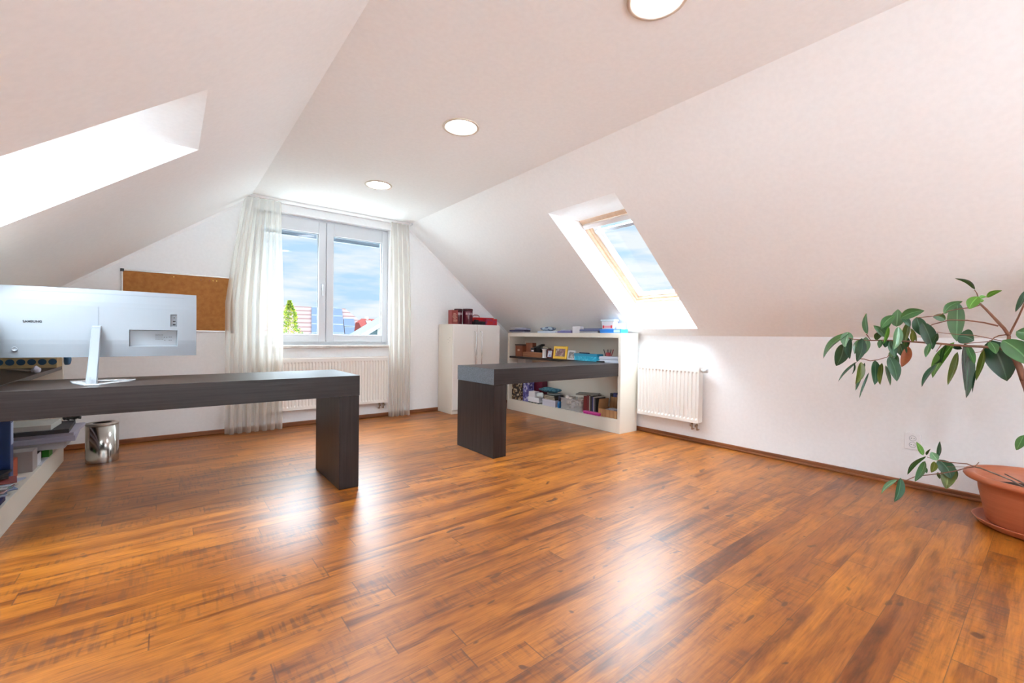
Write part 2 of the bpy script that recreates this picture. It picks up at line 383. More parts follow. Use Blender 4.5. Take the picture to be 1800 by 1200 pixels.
# ------------------------------------------------------------------ roof windows
def roof_window(name, uo, lo, sk, s, lab, bar=True):
    e = thing(name, ((uo[0]+lo[0])/2, (sk[2]+sk[3])/2, lo[1]), lab, 'roof window'); e['kind'] = 'structure'
    d = Vector((lo[0]-uo[0], 0, lo[1]-uo[1])); L = d.length; d.normalize()
    n = Vector((-d.z*s*1.0, 0, d.x*s)); n = n if n.z > 0 else -n
    O = Vector((uo[0], sk[2], uo[1])); W = sk[3]-sk[2]
    def B(bm, u0, u1, v0, v1, h0, h1):
        v = [bm.verts.new(O + d*u + Vector((0, w_, 0)) + n*h) for u in (u0, u1) for w_ in (v0, v1) for h in (h0, h1)]
        for f in ((0,1,3,2),(4,6,7,5),(0,4,5,1),(2,3,7,6),(0,2,6,4),(1,5,7,3)): bm.faces.new([v[i] for i in f])
    bm = bmesh.new(); t = .028
    B(bm, 0, t+.02, 0, W, 0, .06); B(bm, L-t, L, 0, W, 0, .06); B(bm, t, L-t, 0, t, 0, .06); B(bm, t, L-t, W-t, W, 0, .06)
    obj('outer_frame', bm, M_pine, e, bevel=.002)
    bm = bmesh.new(); a = .030; t2 = .02
    B(bm, a+.02, L-a, a, a+t2, .02, .07); B(bm, a+.02, L-a, W-a-t2, W-a, .02, .07); B(bm, L-a-t2, L-a, a+t2, W-a-t2, .02, .07); B(bm, a+.02, a+.02+t2, a+t2, W-a-t2, .02, .07)
    sash = obj('sash', bm, M_pine, e, bevel=.002)
    bm = bmesh.new(); q = a+t2
    B(bm, q+.01, q+.03, q, W-q, .045, .065); B(bm, L-q-.045, L-q, q, W-q, .045, .065); B(bm, q+.03, L-q-.045, q, q+.07, .045, .065); B(bm, q+.03, L-q-.045, W-q-.07, W-q, .045, .065)
    obj('inner_rail', bm, M_pure, sash, bevel=.002)
    bm = bmesh.new(); B(bm, q+.02, L-q-.03, q+.03, W-q-.03, .056, .060); obj('pane', bm, M_glass, sash)
    if bar: bm = bmesh.new(); B(bm, .055, .10, .012, W-.012, -.02, .012); o_ = obj('ventilation_bar', bm, M_pure, e, bevel=.004)
    bm = bmesh.new(); B(bm, .165, .2, q+.02, W-q-.02, .02, .044); obj('roller_blind_rail', bm, mat('blind_rail_'+name, (.55,.6,.66), .35, .6), e, bevel=.003)
    bm = bmesh.new()
    for yy in (q+.078, W-q-.078): B(bm, .2, L-q-.05, yy-.004, yy+.004, .03, .044)
    obj('guide_rail', bm, mat('guide_'+name, (.5,.54,.6), .35, .6), e)
roof_window('window_2', uoR, loR, SKR, 1, 'pine framed roof window with white blind in the right slope')
roof_window('window_3', uoL, loL, SKL, -1, 'roof window set deep in the left slope above the monitor', False)
# daylight enters through these openings (sampling portals for the sky, no light of their own)
def portal(name, loc, dirn, sx_, sy_, xaxis):
    l = bpy.data.lights.new(name, 'AREA'); l.shape = 'RECTANGLE'; l.size = sx_; l.size_y = sy_; l.cycles.is_portal = True
    o = bpy.data.objects.new(name, l); C.objects.link(o)
    z = -Vector(dirn).normalized(); x = Vector(xaxis).normalized(); y = z.cross(x)
    mm = Matrix((x, y, z)).transposed().to_4x4(); mm.translation = loc; o.matrix_world = mm
portal('window_daylight', ((WX0+WX1)/2, YF+.33, (WZ0+WZ1)/2), (0,-1,0), WX1-WX0, WZ1-WZ0, (1,0,0))
portal('rear_daylight', ((RX0+RX1)/2, YB-.31, (RZ0+RZ1)/2), (0,1,0), RX1-RX0, RZ1-RZ0, (1,0,0))
for nm, uo, lo, sk, s in (('right_skylight_daylight', uoR, loR, SKR, 1), ('left_skylight_daylight', uoL, loL, SKL, -1)):
    d = Vector((lo[0]-uo[0], 0, lo[1]-uo[1])); L = d.length; d.normalize(); n = Vector((d.z, 0, -d.x)) if s > 0 else Vector((-d.z, 0, d.x))
    if n.z > 0: n = -n
    portal(nm, Vector(((uo[0]+lo[0])/2, (sk[2]+sk[3])/2, (uo[1]+lo[1])/2)) - n*.09, n, sk[3]-sk[2], L, (0,1,0))
# ------------------------------------------------------------------ downlights
M_lamp = emit('downlight_diffuser', (.86,.94,1.06), 75.0)
LABS = ['round recessed downlight in the ceiling nearest the window', 'round recessed downlight in the middle of the flat ceiling, between the two others', 'round recessed downlight cut by the top edge of the picture']
base = None
LABS.append('unseen round recessed downlight added behind the viewpoint to brighten the room')  # extra lamp, unseen, added to light the near end of the room
for i, y in enumerate((3.9, 2.465, 1.03, -.41)):
    if base is None:
        e = thing('recessed_downlight', (0,0,0), LABS[0], 'ceiling light', 'recessed downlights in the flat ceiling')
        r = obj('trim_ring', Lt([(.098,0), (.118,0), (.121,-.004), (.119,-.007), (.1,-.007), (.098,-.003)], n=64), mat('ring_white', (.60,.50,.40), .4), e, smooth=True)
        dd = obj('diffuser', Lt([(0,-.005), (.06,-.0055), (.0985,-.003)], n=64), M_lamp, e, smooth=True)
        base = (e, r, dd)
    else:
        e = base[0].copy(); C.objects.link(e); e['label'] = LABS[i]
        for q in base[1:]:
            c = q.copy(); C.objects.link(c); c.parent = e
    e.location = (1.50 if i < 2 else 1.54, y, HC)
# ------------------------------------------------------------------ curtains
rail = thing('curtain_rail', (1.4, 5.0, HC), 'white curtain rail fixed to the ceiling above the window', 'curtain rail')
bm = Bx(.57, 2.33, 4.96, 5.01, HC-.022, HC); obj('track', bm, mat('rail_white', (.8,.8,.79), .4), rail, bevel=.004)
for xa in (.560, 2.33): obj('end_cap', Bx(xa, xa+.01, 4.955, 5.015, HC-.026, HC), M_pvc, rail)
def curtain(lab, x0, x1, xb0, xb1, n, seed, ztop):
    R = random.Random(seed); bm = bmesh.new(); cols = n*12; rows = 44; g = []
    ph = [R.uniform(0, 6.28) for _ in range(6)]
    for j in range(rows+1):
        v = j/rows; z = ztop - v*(ztop-.015)
        spread = min(1, v*2.2)**.8
        row = []
        for i in range(cols+1):
            u = i/cols
            a = x0+(x1-x0)*u; b = xb0+(xb1-xb0)*u
            x = a + (b-a)*spread
            am = .008 + .020*min(1, v*3)
            y = 4.99 + am*math.sin(u*n*6.283+ph[0]+.7*math.sin(v*2.5+ph[1])) + .35*am*math.sin(u*n*6.283*.43+ph[2]+v*1.3) - .02*spread
            if v < .05: y += .006*math.sin(u*n*40)
            x += .010*math.sin(u*n*12.566+ph[3]+v)*spread
            row.append(bm.verts.new((x, y, z)))
        g.append(row)
    for j in range(rows):
        for i in range(cols): bm.faces.new((g[j][i], g[j][i+1], g[j+1][i+1], g[j+1][i]))
    o = obj('curtain', bm, M_sheer, None, smooth=True)
    tag(o, lab, 'curtain', 'sheer curtains at the gable window')
    return o
curtain('long sheer cream curtain on the cork board side of the window', .585, .90, .43, .925, 7, 3, HC-.0235)
curtain('narrow sheer cream curtain on the wardrobe side of the window', 2.08, 2.30, 2.07, 2.345, 4, 9, HC-.0235)
# ------------------------------------------------------------------ radiators
M_brass = mat('brass_valve', (.45,.36,.27), .3, 1)
def radiator(W, H, label, pitch, valve):
    e = thing('radiator', (0,0,0), label, 'radiator', 'white panel radiators')
    bm = bmesh.new(); n = int(W/pitch); zs = (.028, .045, H-.06, H-.045)
    cols = []
    xs = []
    for k in range(n):
        c = -W/2 + (k+.5)*W/n; h = W/n/2
        xs += [(c-h, 0), (c-h*.55, 0), (c-h*.3, 1), (c+h*.3, 1), (c+h*.55, 0)]
    xs.append((W/2, 0))
    for x, d in xs:
        cols.append([bm.verts.new((x, 0, 0)), bm.verts.new((x, 0, zs[0])), bm.verts.new((x, .010*d, zs[1])), bm.verts.new((x, .010*d, zs[2])), bm.verts.new((x, 0, zs[3])), bm.verts.new((x, 0, H-.008)), bm.verts.new((x, .008, H))])
    for a, b in zip(cols, cols[1:]):
        for k in range(6): bm.faces.new((a[k], b[k], b[k+1], a[k+1]))
    box(bm, -W/2, W/2, .016, .02, .01, H-.01)
    obj('front_panel', bm, M_rad, e)
    for xa in (-W/2-.004, W/2): obj('side_cover', Bx(xa, xa+.004, .0, .076, .005, H-.002), M_rad, e, bevel=.001)
    bm = Bx(-W/2, W/2, .005, .012, H-.003, H+.002); box(bm, -W/2, W/2, .068, .076, H-.003, H+.002)
    k = -W/2+.01
    while k < W/2-.01: box(bm, k, k+.006,   .012, .068, H-.004, H+.001); k += .02
    obj('top_grille', bm, M_rad, e)
    obj('rear_panel', Bx(-W/2, W/2, .066, .072, .01, H-.01), M_rad, e)
    s = valve
    for dx in (0, .05):
        bm = bmesh.new()
        x = s*(W/2-.03-dx)
        tube(bm, [(x, .045, .01), (x, .045, -.035)], .010, 12); tube(bm, [(x, .045, -.03), (x, .02, -.03)], .012, 12); tube(bm, [(x, .045, -.035), (x, .045, -.07), (x, .078, -.07)], .007, 8)
        obj('valve', bm, M_brass, e, smooth=True)
    return e
e = radiator(.67, .53, 'small white panel radiator beside the open shelf under the roof window', .038, 1)
bm = bmesh.new(); tube(bm, [(.34, .04, .5), (.36, .04, .5)], .016, 16); tube(bm, [(.36, .04, .5), (.40, .04, .5)], .021, 20)
h = obj('thermostat_head', bm, M_pvc, e, smooth=True)
e.location = (3.9, 2.435, .20); e.rotation_euler.z = -math.pi/2
e = radiator(1.38, .555, 'wide white panel radiator below the gable window', .033, 1)
e.location = (1.385, 5.046, .18)
# socket
e = thing('wall_socket', (XR, .612, .317), 'white double wall socket above the skirting behind the plant', 'socket')
bm = Bx(XR-.012, XR, .57, .655, .262, .372); obj('cover_plate', bm, M_pure, e, bevel=.004, seg=3)
for z in (.338, .294):
    bm = bmesh.new(); lathe(bm, [(.019,0), (.019,.002), (.0165,.002), (.015,-.006), (0,-.006)], n=24)
    bmesh.ops.rotate(bm, verts=bm.verts, cent=(0,0,0), matrix=Matrix.Rotation(-math.pi/2, 3, 'Y')); bmesh.ops.translate(bm, verts=bm.verts, vec=(XR-.0125, .612, z))
    o = obj('outlet', bm, mat('outlet_%d' % int(z*1000), (.5,.5,.52), .4), e, smooth=True)
    bm = bmesh.new()
    for dy in (-.007, .007): tube(bm, [(XR-.015, .612+dy, z), (XR-.0085, .612+dy, z)], .0025, 8)
    obj('contact_hole', bm, M_black, o)
# ------------------------------------------------------------------ cork board
e = thing('cork_board', (.085, YF, 1.0), 'brown cork notice board with thin aluminium frame on the far wall', 'notice board')
bx0, bx1, bz0, bz1 = -.335, .507, 1.003, 1.547
obj('cork_sheet', Bx(bx0+.01, bx1-.01, YF-.014, YF-.004, bz0+.01, bz1-.01), noisy('cork', (.34,.125,.026), (.42,.17,.04), (26,26,26), .85, bump=.3, detail=6), e)
bm = bmesh.new(); ring(bm, bx0, bx1, bz0, bz1, .014, YF-.018, YF); obj('aluminium_frame', bm, mat('aluminium', (.62,.60,.57), .35, .7), e, bevel=.002)
for x in (bx0+.009, bx1-.009):
    for z in (bz0+.009, bz1-.009): obj('corner_cap', Bx(x-.013, x+.013, YF-.021, YF, z-.013, z+.013), M_black, e, bevel=.003)
PC = [('brass', (.75,.5,.08)), ('brown', (.2,.05,.02)), ('red', (.35,.05,.02)), ('gold', (.8,.5,.1)), ('yellow', (.85,.6,.12))]
PL = ['brass drawing pin near the top middle of the cork board', 'brown drawing pin at the upper edge of the cork board, single', 'dark red drawing pin left of the gold pair on the cork board', 'gold drawing pin next to the dark red one on the cork board', 'yellow drawing pin nearest the curtain on the cork board']
for (x, z), (nm, c), lb in zip(((.03, 1.51), (.235, 1.50), (.305, 1.498), (.332, 1.5), (.36, 1.5)), PC, PL):
    bm = bmesh.new(); lathe(bm, [(0,.006), (.003,.0055), (.005,.003), (.0055,0), (.001,0), (0,-.006)], n=12)
    bmesh.ops.rotate(bm, verts=bm.verts, cent=(0,0,0), matrix=Matrix.Rotation(math.pi/2, 3, 'X')); bmesh.ops.translate(bm, verts=bm.verts, vec=(x, YF-.014, z))
    tag(obj('drawing_pin', bm, mat('pin_'+nm, c, .3), None, smooth=True), lb, 'pin', 'drawing pins in the cork board')
# ------------------------------------------------------------------ desks
def desk(nm, label, x0, x1, lx0, lx1):
    e = thing(nm, ((x0+x1)/2, 3.12, 0), label, 'desk', 'dark wenge desks')
    obj('desktop', Bx(x0, x1, 2.838, 3.404, .600, .7306), M_wenge, e, bevel=.0015)
    obj('panel_leg', Bx(lx0, lx1, 2.84, 3.402, .002, .5985), M_wengev, e, bevel=.0015)
    return e
desk('desk', 'long dark wenge desk carrying the white monitor', -.628, .979, .852, .977)
e = desk('desk', 'dark wenge desk reaching from the middle of the room into the open shelf', 2.065, 3.66, 2.067, 2.197)
# bluish reflection of the left skylight, painted on the second desk's end face
obj('end_reflection', Bx(2.0635, 2.0652, 2.84, 3.402, .601, .7296), noisy('end_reflection_tint', (.10,.125,.15), (.17,.20,.235), (6,90,120), .3), e)
# ------------------------------------------------------------------ open shelves (one each side)
def shelf(label, x0, x1, y0, y1, front):
    e = thing('open_shelf_unit', ((x0+x1)/2, (y0+y1)/2, 0), label, 'shelf unit', 'cream open shelf units')
    t = .035
    obj('side_panel', Bx(x0, x1, y0, y0+t, 0, 1.047), M_cream, e, bevel=.0015)
    obj('side_panel', Bx(x0, x1, y1-t, y1, 0, 1.047), M_cream, e, bevel=.0015)
    obj('top_board', Bx(x0, x1, y0+t, y1-t, .997, 1.047), M_cream, e, bevel=.0015)
    obj('bottom_board', Bx(x0, x1, y0+t, y1-t, .0, .140), M_cream, e, bevel=.0015)
    xb = x1 if front < 0 else x0
    obj('back_panel', Bx(min(xb, xb+front*.012), max(xb, xb+front*.012), y0+t, y1-t, .14, .997), M_cream, e)
    xs = (x0+.004, x1-.012) if front < 0 else (x0+.012, x1-.004)
    obj('middle_board', Bx(xs[0], xs[1], y0+t, y1-t, .704, .7306), M_wenge, e, bevel=.0015)
    return e
shelf('cream open shelf unit beside the tall cupboard, full of boxes and books', 3.66, 3.948, 2.81, 4.72, -1)
shelf('cream open shelf unit under the left slope, behind the monitor desk', -.948, -.633, 2.81, 4.72, 1)
# ------------------------------------------------------------------ tall cupboard
e = thing('wardrobe_cabinet', (3.16, 4.92, 0), 'cream two-door cupboard in the corner with red containers on top', 'cupboard')
obj('body', Bx(2.80, 3.53, 4.755, 5.11, 0, 1.145), M_cream, e, bevel=.002)
M_door = mat('grey_cream_door', (.84,.81,.77), .45)
for a, b, hx in ((2.803, 3.165, 3.125), (3.17, 3.527, 3.215)):
    d = obj('door', Bx(a, b, 4.733, 4.754, .055, 1.142), M_door, e, bevel=.002)
    bm = bmesh.new(); tube(bm, [(hx, 4.733, 1.055), (hx, 4.705, 1.055), (hx, 4.70, 1.045), (hx, 4.70, .52), (hx, 4.705, .51), (hx, 4.733, .51)], .006, 10)
    obj('door_handle', bm, M_chrome, d, smooth=True)
for i in range(7):
    bm = bmesh.new(); rbox(bm, (2.7995, 4.80+.025*(i % 4)+random.uniform(-.006,.006), .97-.02*(i//2)), (.002, .004, .004)); obj('screw_hole', bm, M_dark, e)
# plant measurements: leaf (x, base y, z, tip y, z, width, colour, arch)
LEAVES= [(3.474, 0.296, 1.289, 0.37, 1.359, 0.0131, 'd', 0.0174), (3.46, 0.28, 1.25, 0.315, 1.183, 0.0431, 'b', 0.0051), (3.49, 0.252, 1.244, 0.195, 1.278, 0.0207, 'b', 0.0089), (3.465, 0.28, 1.238, 0.253, 1.248, 0.0152, 'b', 0.0061), (3.457, 0.279, 1.225, 0.262, 1.23, 0.0153, 'b', 0.0), (3.49, 0.417, 1.162, 0.345, 1.23, 0.033, 'g', 0.015), (3.542, 0.372, 1.228, 0.364, 1.003, 0.0574, 'p', 0.0), (3.53, 0.361, 1.032, 0.296, 1.008, 0.0701, 't', 0.0096), (3.527, 0.413, 1.128, 0.466, 1.149, 0.0356, 'd', 0.0065), (3.472, 0.601, 1.14, 0.493, 1.181, 0.0474, 'g', 0.0101), (3.504, 0.533, 1.146, 0.512, 1.034, 0.0538, 't', 0.0), (3.478, 0.503, 1.114, 0.46, 0.955, 0.0564, 'k', 0.0051), (3.467, 0.188, 1.015, 0.09, 0.885, 0.078, 'g', 0.0104), (3.461, 0.143, 1.06, 0.045, 1.009, 0.0632, 'g', 0.0086), (3.471, 0.12, 1.27, 0.143, 1.159, 0.0164, 't', -0.0061), (3.543, 0.237, 1.013, 0.175, 0.792, 0.0973, 'k', 0.0068), (3.533, 0.328, 0.997, 0.338, 0.726, 0.0424, 't', 0.0), (3.531, 0.304, 0.945, 0.329, 0.686, 0.0401, 'k', 0.0045), (3.53, 0.381, 1.0, 0.458, 0.784, 0.0382, 'b', 0.0102), (3.469, 0.442, 0.87, 0.498, 0.73, 0.0185, 't', 0.0079), (3.481, 0.361, 0.945, 0.387, 0.752, 0.023, 'o', -0.0069), (3.513, 0.263, 0.961, 0.278, 0.788, 0.0194, 'o', -0.0065), (3.523, 0.291, 0.846, 0.295, 0.718, 0.0065, 'k', 0.0), (3.535, 0.449, 0.942, 0.46, 0.867, 0.0123, 'd', -0.0246), (3.538, 0.389, 0.98, 0.347, 0.961, 0.0224, 'k', 0.0), (3.459, 0.758, 1.043, 0.764, 1.176, 0.0256, 'g', -0.0057), (3.511, 0.864, 1.054, 0.998, 0.871, 0.0373, 'g', 0.0237), (3.517, 0.868, 1.058, 0.879, 0.956, 0.0553, 'p', 0.0), (3.501, 0.887, 0.979, 0.932, 0.829, 0.0636, 'k', -0.0095), (3.468, 0.846, 1.013, 0.844, 0.88, 0.027, 'k', 0.0), (3.497, 0.877, 0.964, 0.851, 0.883, 0.0252, 't', 0.0), (3.459, 0.785, 1.017, 0.8, 0.864, 0.0436, 'k', -0.0116), (3.543, 0.781, 1.025, 0.791, 0.907, 0.0382, 'p', -0.0059), (3.537, 0.827, 0.864, 0.918, 0.719, 0.0133, 't', 0.0066), (3.505, 0.828, 0.858, 0.843, 0.78, 0.0076, 't', -0.0061), (3.48, 0.786, 0.864, 0.82, 0.721, 0.0329, 'o', -0.009), (3.541, 0.778, 0.857, 0.834, 0.673, 0.0213, 't', 0.0091), (3.507, 0.758, 0.8, 0.788, 0.628, 0.0117, 't', 0.0), (3.538, 0.728, 0.877, 0.729, 0.72, 0.0398, 't', -0.0028), (3.535, 0.699, 0.862, 0.692, 0.724, 0.0252, 'o', 0.0), (3.501, 0.669, 0.849, 0.653, 0.723, 0.0165, 'd', 0.0), (3.491, 0.653, 0.906, 0.614, 0.755, 0.05, 't', 0.0083), (3.51, 0.622, 0.918, 0.615, 0.827, 0.0213, 'g', 0.0), (3.493, 0.63, 0.942, 0.651, 0.893, 0.0318, 'p', 0.0), (3.466, 0.629, 1.158, 0.689, 1.075, 0.0399, 'g', 0.0092), (3.481, 0.643, 1.131, 0.722, 1.004, 0.0273, 'g', 0.0091), (3.531, 0.629, 1.09, 0.62, 1.197, 0.0538, 'p', 0.0), (3.454, 0.605, 1.088, 0.628, 0.95, 0.0372, 'p', -0.0053), (3.455, 0.65, 1.088, 0.677, 0.983, 0.0167, 'b', 0.0), (3.513, 0.67, 1.012, 0.673, 0.959, 0.0301, 'k', 0.0), (3.478, 0.705, 1.054, 0.721, 1.007, 0.0263, 'g', 0.0), (3.503, 0.57, 1.12, 0.585, 0.977, 0.0286, 'o', 0.0), (3.497, 0.556, 1.078, 0.537, 0.997, 0.0158, 'o', 0.0), (3.484, 0.604, 0.988, 0.588, 0.903, 0.0425, 'k', 0.0), (3.55, 0.594, 1.034, 0.577, 0.958, 0.0324, 'k', 0.0), (3.47, 0.67, 1.026, 0.729, 1.097, 0.0316, 'g', 0.0063), (3.491, 0.599, 1.151, 0.559, 1.085, 0.0267, 't', 0.0059), (3.47, 0.643, 1.005, 0.622, 0.901, 0.0353, 't', 0.0), (3.513, 0.582, 0.999, 0.604, 0.922, 0.0301, 'g', 0.0), (3.478, 0.693, 1.008, 0.698, 0.955, 0.0221, 'd', 0.0), (3.486, 0.547, 0.996, 0.54, 1.068, 0.0204, 'o', 0.0), (3.525, 0.806, 1.01, 0.834, 0.913, 0.0306, 'g', 0.0061), (3.482, 0.458, 0.991, 0.435, 1.051, 0.0237, 'k', 0.0), (3.506, 0.322, 0.988, 0.294, 0.878, 0.0279, 'g', 0.0), (3.54, 0.408, 0.983, 0.427, 0.869, 0.0242, 'd', 0.0073), (3.46, 0.234, 1.005, 0.208, 0.939, 0.0326, 'g', 0.0047), (3.456, 0.468, 0.991, 0.479, 0.908, 0.0219, 'g', 0.0), (3.473, 0.484, 0.333, 0.516, 0.409, 0.0216, 'b', 0.0), (3.527, 0.479, 0.317, 0.567, 0.189, 0.0243, 'g', 0.0182), (3.512, 0.476, 0.329, 0.46, 0.374, 0.0109, 'd', 0.0055), (3.474, 0.426, 0.317, 0.455, 0.356, 0.0336, 'p', 0.0), (3.483, 0.428, 0.332, 0.418, 0.425, 0.0147, 't', -0.0049), (3.468, 0.479, 0.302, 0.514, 0.172, 0.0263, 'g', -0.0079), (3.496, 0.483, 0.263, 0.47, 0.229, 0.0161, 'g', 0.0), (3.454, 0.436, 0.311, 0.45, 0.242, 0.0251, 'o', -0.005), (3.52, 0.426, 0.314, 0.372, 0.217, 0.0602, 't', 0.011), (3.54, 0.379, 0.293, 0.393, 0.153, 0.0554, 'o', 0.0), (3.545, 0.382, 0.285, 0.359, 0.205, 0.025, 'd', 0.005), (3.523, 0.428, 0.238, 0.422, 0.196, 0.0124, 'g', 0.0), (3.546, 0.614, 0.142, 0.687, 0.022, 0.0158, 'p', 0.0095), (3.452, 0.577, 0.178, 0.605, 0.033, 0.0354, 't', -0.0082), (3.479, 0.107, 0.521, 0.132, 0.438, 0.0308, 'g', 0.0)]
BRANCHES= [([(0.113, 0.806), (0.129, 0.873), (0.144, 0.917), (0.166, 0.955), (0.188, 0.97)], 0.0134), ([(0.166, 0.955), (0.169, 1.007), (0.168, 1.037)], 0.0083), ([(0.168, 1.037), (0.186, 1.076), (0.228, 1.141), (0.254, 1.182), (0.28, 1.218)], 0.0076), ([(0.168, 1.037), (0.156, 1.076), (0.138, 1.133), (0.12, 1.198), (0.098, 1.273)], 0.0048), ([(0.188, 0.97), (0.225, 0.972), (0.267, 0.977), (0.322, 0.978), (0.378, 0.983), (0.436, 0.99), (0.509, 0.995), (0.585, 1.001), (0.665, 1.005), (0.757, 1.003)], 0.0061), ([(0.207, 1.089), (0.259, 1.108), (0.324, 1.122), (0.392, 1.126), (0.462, 1.101), (0.505, 1.068)], 0.004), ([(0.278, 1.205), (0.303, 1.194), (0.347, 1.189), (0.397, 1.178), (0.427, 1.16), (0.463, 1.148), (0.531, 1.143)], 0.0031), ([(0.185, 1.006), (0.232, 1.021), (0.296, 1.039), (0.345, 1.042), (0.402, 1.048), (0.456, 1.058)], 0.0023), ([(0.176, 1.043), (0.204, 1.037), (0.22, 1.027), (0.236, 1.005), (0.289, 0.998), (0.333, 0.991)], 0.003), ([(0.285, 1.253), (0.29, 1.272), (0.299, 1.291)], 0.0024), ([(0.819, 0.884), (0.778, 0.883), (0.746, 0.873), (0.709, 0.882), (0.663, 0.902), (0.632, 0.963)], 0.003), ([(0.86, 1.017), (0.836, 1.01), (0.8, 1.006), (0.757, 1.003)], 0.003), ([(0.769, 1.043), (0.757, 1.022), (0.748, 1.004)], 0.0027), ([(0.252, 0.974), (0.269, 0.948), (0.295, 0.941)], 0.0019), ([(0.424, 0.986), (0.435, 0.962), (0.445, 0.942)], 0.0026), ([(0.275, 0.31), (0.31, 0.32), (0.389, 0.311), (0.436, 0.313), (0.472, 0.322)], 0.003), ([(0.275, 0.313), (0.309, 0.298), (0.362, 0.265), (0.422, 0.237), (0.494, 0.205), (0.527, 0.189), (0.557, 0.164), (0.583, 0.157)], 0.003), ([(0.283, 0.308), (0.331, 0.299), (0.388, 0.285)], 0.0016)]
# ------------------------------------------------------------------ monitor on the desk
e = thing('monitor', (-.30, 3.0, .7306), 'white curved wide monitor seen from behind on the dark desk', 'monitor')
M_mon = mat('monitor_shell', (.26,.282,.31), .3)
XM, HW = -.254, .376
def ysurf(x, z):
    u = (x-XM)/HW; v = (z-1.04)/.174
    return 3.045 + .045*u*u + .010*max(0, abs(v)-.55)/.45 + .012*v*v*.4
rec = (-.167, .036, .919, 1.008); prt = (.004, .034, 1.027, 1.096)
bm = bmesh.new()
us = [XM-HW + 2*HW*i/40 for i in range(41)]; vs = [.866+.346*i/16 for i in range(17)]
fn = lambda u, v: (u, ysurf(u, v), v)
holed(bm, us, vs, [rec, prt], fn)
# rim and screen side
yb = lambda x: 3.085 + .045*((x-XM)/HW)**2
def strip(bm, P, Q):
    a = [bm.verts.new(p) for p in P]; b = [bm.verts.new(q) for q in Q]
    for i in range(len(a)-1): bm.faces.new((a[i], a[i+1], b[i+1], b[i]))
for z in (.866, 1.212): strip(bm, [fn(u, z) for u in us], [(u, yb(u), z) for u in us])
for x in (XM-HW, XM+HW): strip(bm, [fn(x, v) for v in vs], [(x, yb(x), v) for v in vs])
def inset(bm, r, dep, mi=0):
    a, b, c, d = r
    P = [fn(a, c), fn(b, c), fn(b, d), fn(a, d)]; Q = [(p[0]+(.004 if i in (0,3) else -.004), p[1]+dep, p[2]+(.004 if i < 2 else -.004)) for i, p in enumerate(P)]
    vp = [bm.verts.new(p) for p in P]; vq = [bm.verts.new(q) for q in Q]
    for i in range(4): bm.faces.new((vp[i], vp[(i+1) % 4], vq[(i+1) % 4], vq[i]))
    bm.faces.new(vq)
inset(bm, rec, .022); inset(bm, prt, .012)
bmesh.ops.remove_doubles(bm, verts=bm.verts, dist=1e-5)
shell = obj('back_shell', bm, M_mon, e)
bm = bmesh.new(); strip(bm, [(u, yb(u), .866) for u in us], [(u, yb(u), 1.212) for u in us]); obj('screen', bm, mat('screen_black', (.01,.01,.012), .15), e)
bm = bmesh.new()
strip(bm, [(u, ysurf(u, 1.19-.0)-.0006, 1.1905) for u in us[4:38]], [(u, ysurf(u, 1.19)-.0006, 1.1885) for u in us[4:38]])
obj('seam', bm, mat('seam_grey', (.25,.28,.33), .5), shell)
bm = Bx(-.287, -.283, ysurf(-.285, 1.06)-.0012, ysurf(-.285,1.06)+.004, 1.0, 1.122); obj('height_slot', bm, mat('slot_grey', (.22,.24,.27), .5), shell)
bm = bmesh.new()
for z, w_ in ((1.078, .004), (1.058, .012), (1.04, .012)): rbox(bm, (.021, ysurf(.02, z)+.009, z), (w_, .006, .006))
obj('port', bm, M_black, shell)
bm = bmesh.new(); R = random.Random(2)
for j in range(5):
    x = -.06
    while x < -.03: w_ = R.uniform(.003,.007); rbox(bm, (x+w_/2, ysurf(x, .96)+.0213, .985-j*.007), (w_, .0004, .0018)); x += w_+.0015
for x in (-.022, -.011): rbox(bm, (x, ysurf(x, .96)+.0213, .968), (.004, .0004, .004))
for x, z in ((.0, .97), (.008, .97), (.0, .953), (-.02, .953), (.008, .953)): rbox(bm, (x, ysurf(x, .96)+.0213, z), (.006, .0004, .003))
obj('rating_label', bm, mat('print_grey', (.12,.12,.13), .6), shell)
def text(name, s, size, loc, rot, m, parent=None, ext=.0003):
    c = bpy.data.curves.new(name, 'FONT'); c.body = s; c.size = size; c.extrude = ext; c.offset = .0004; c.align_x = 'CENTER'; c.align_y = 'CENTER'
    o = bpy.data.objects.new(name, c); C.objects.link(o); o.location = loc; o.rotation_euler = rot; c.materials.append(m)
    bpy.context.view_layer.update()
    me = bpy.data.meshes.new_from_object(o.evaluated_get(bpy.context.evaluated_depsgraph_get())); mw = o.matrix_world.copy()
    bpy.data.objects.remove(o); o = bpy.data.objects.new(name, me); C.objects.link(o); o.matrix_world = mw
    if parent: o.parent = parent
    return o
text('logo', 'SAMSUNG', .0145, (-.517, ysurf(-.517,1.04)-.0014, 1.0405), (math.pi/2, 0, -.165), mat('logo_grey', (.02,.022,.028), .4), shell)
bm = bmesh.new(); lathe(bm, [(.011,-.001), (.011,.003), (.008,.003), (.0075,.001), (0,.001)], n=32)
bmesh.ops.rotate(bm, verts=bm.verts, cent=(0,0,0), matrix=Matrix.Rotation(math.pi/2, 3, 'X')); bmesh.ops.translate(bm, verts=bm.verts, vec=(-.578, ysurf(-.578,.908), .908))
obj('joystick_button', bm, M_mon, e, smooth=True)
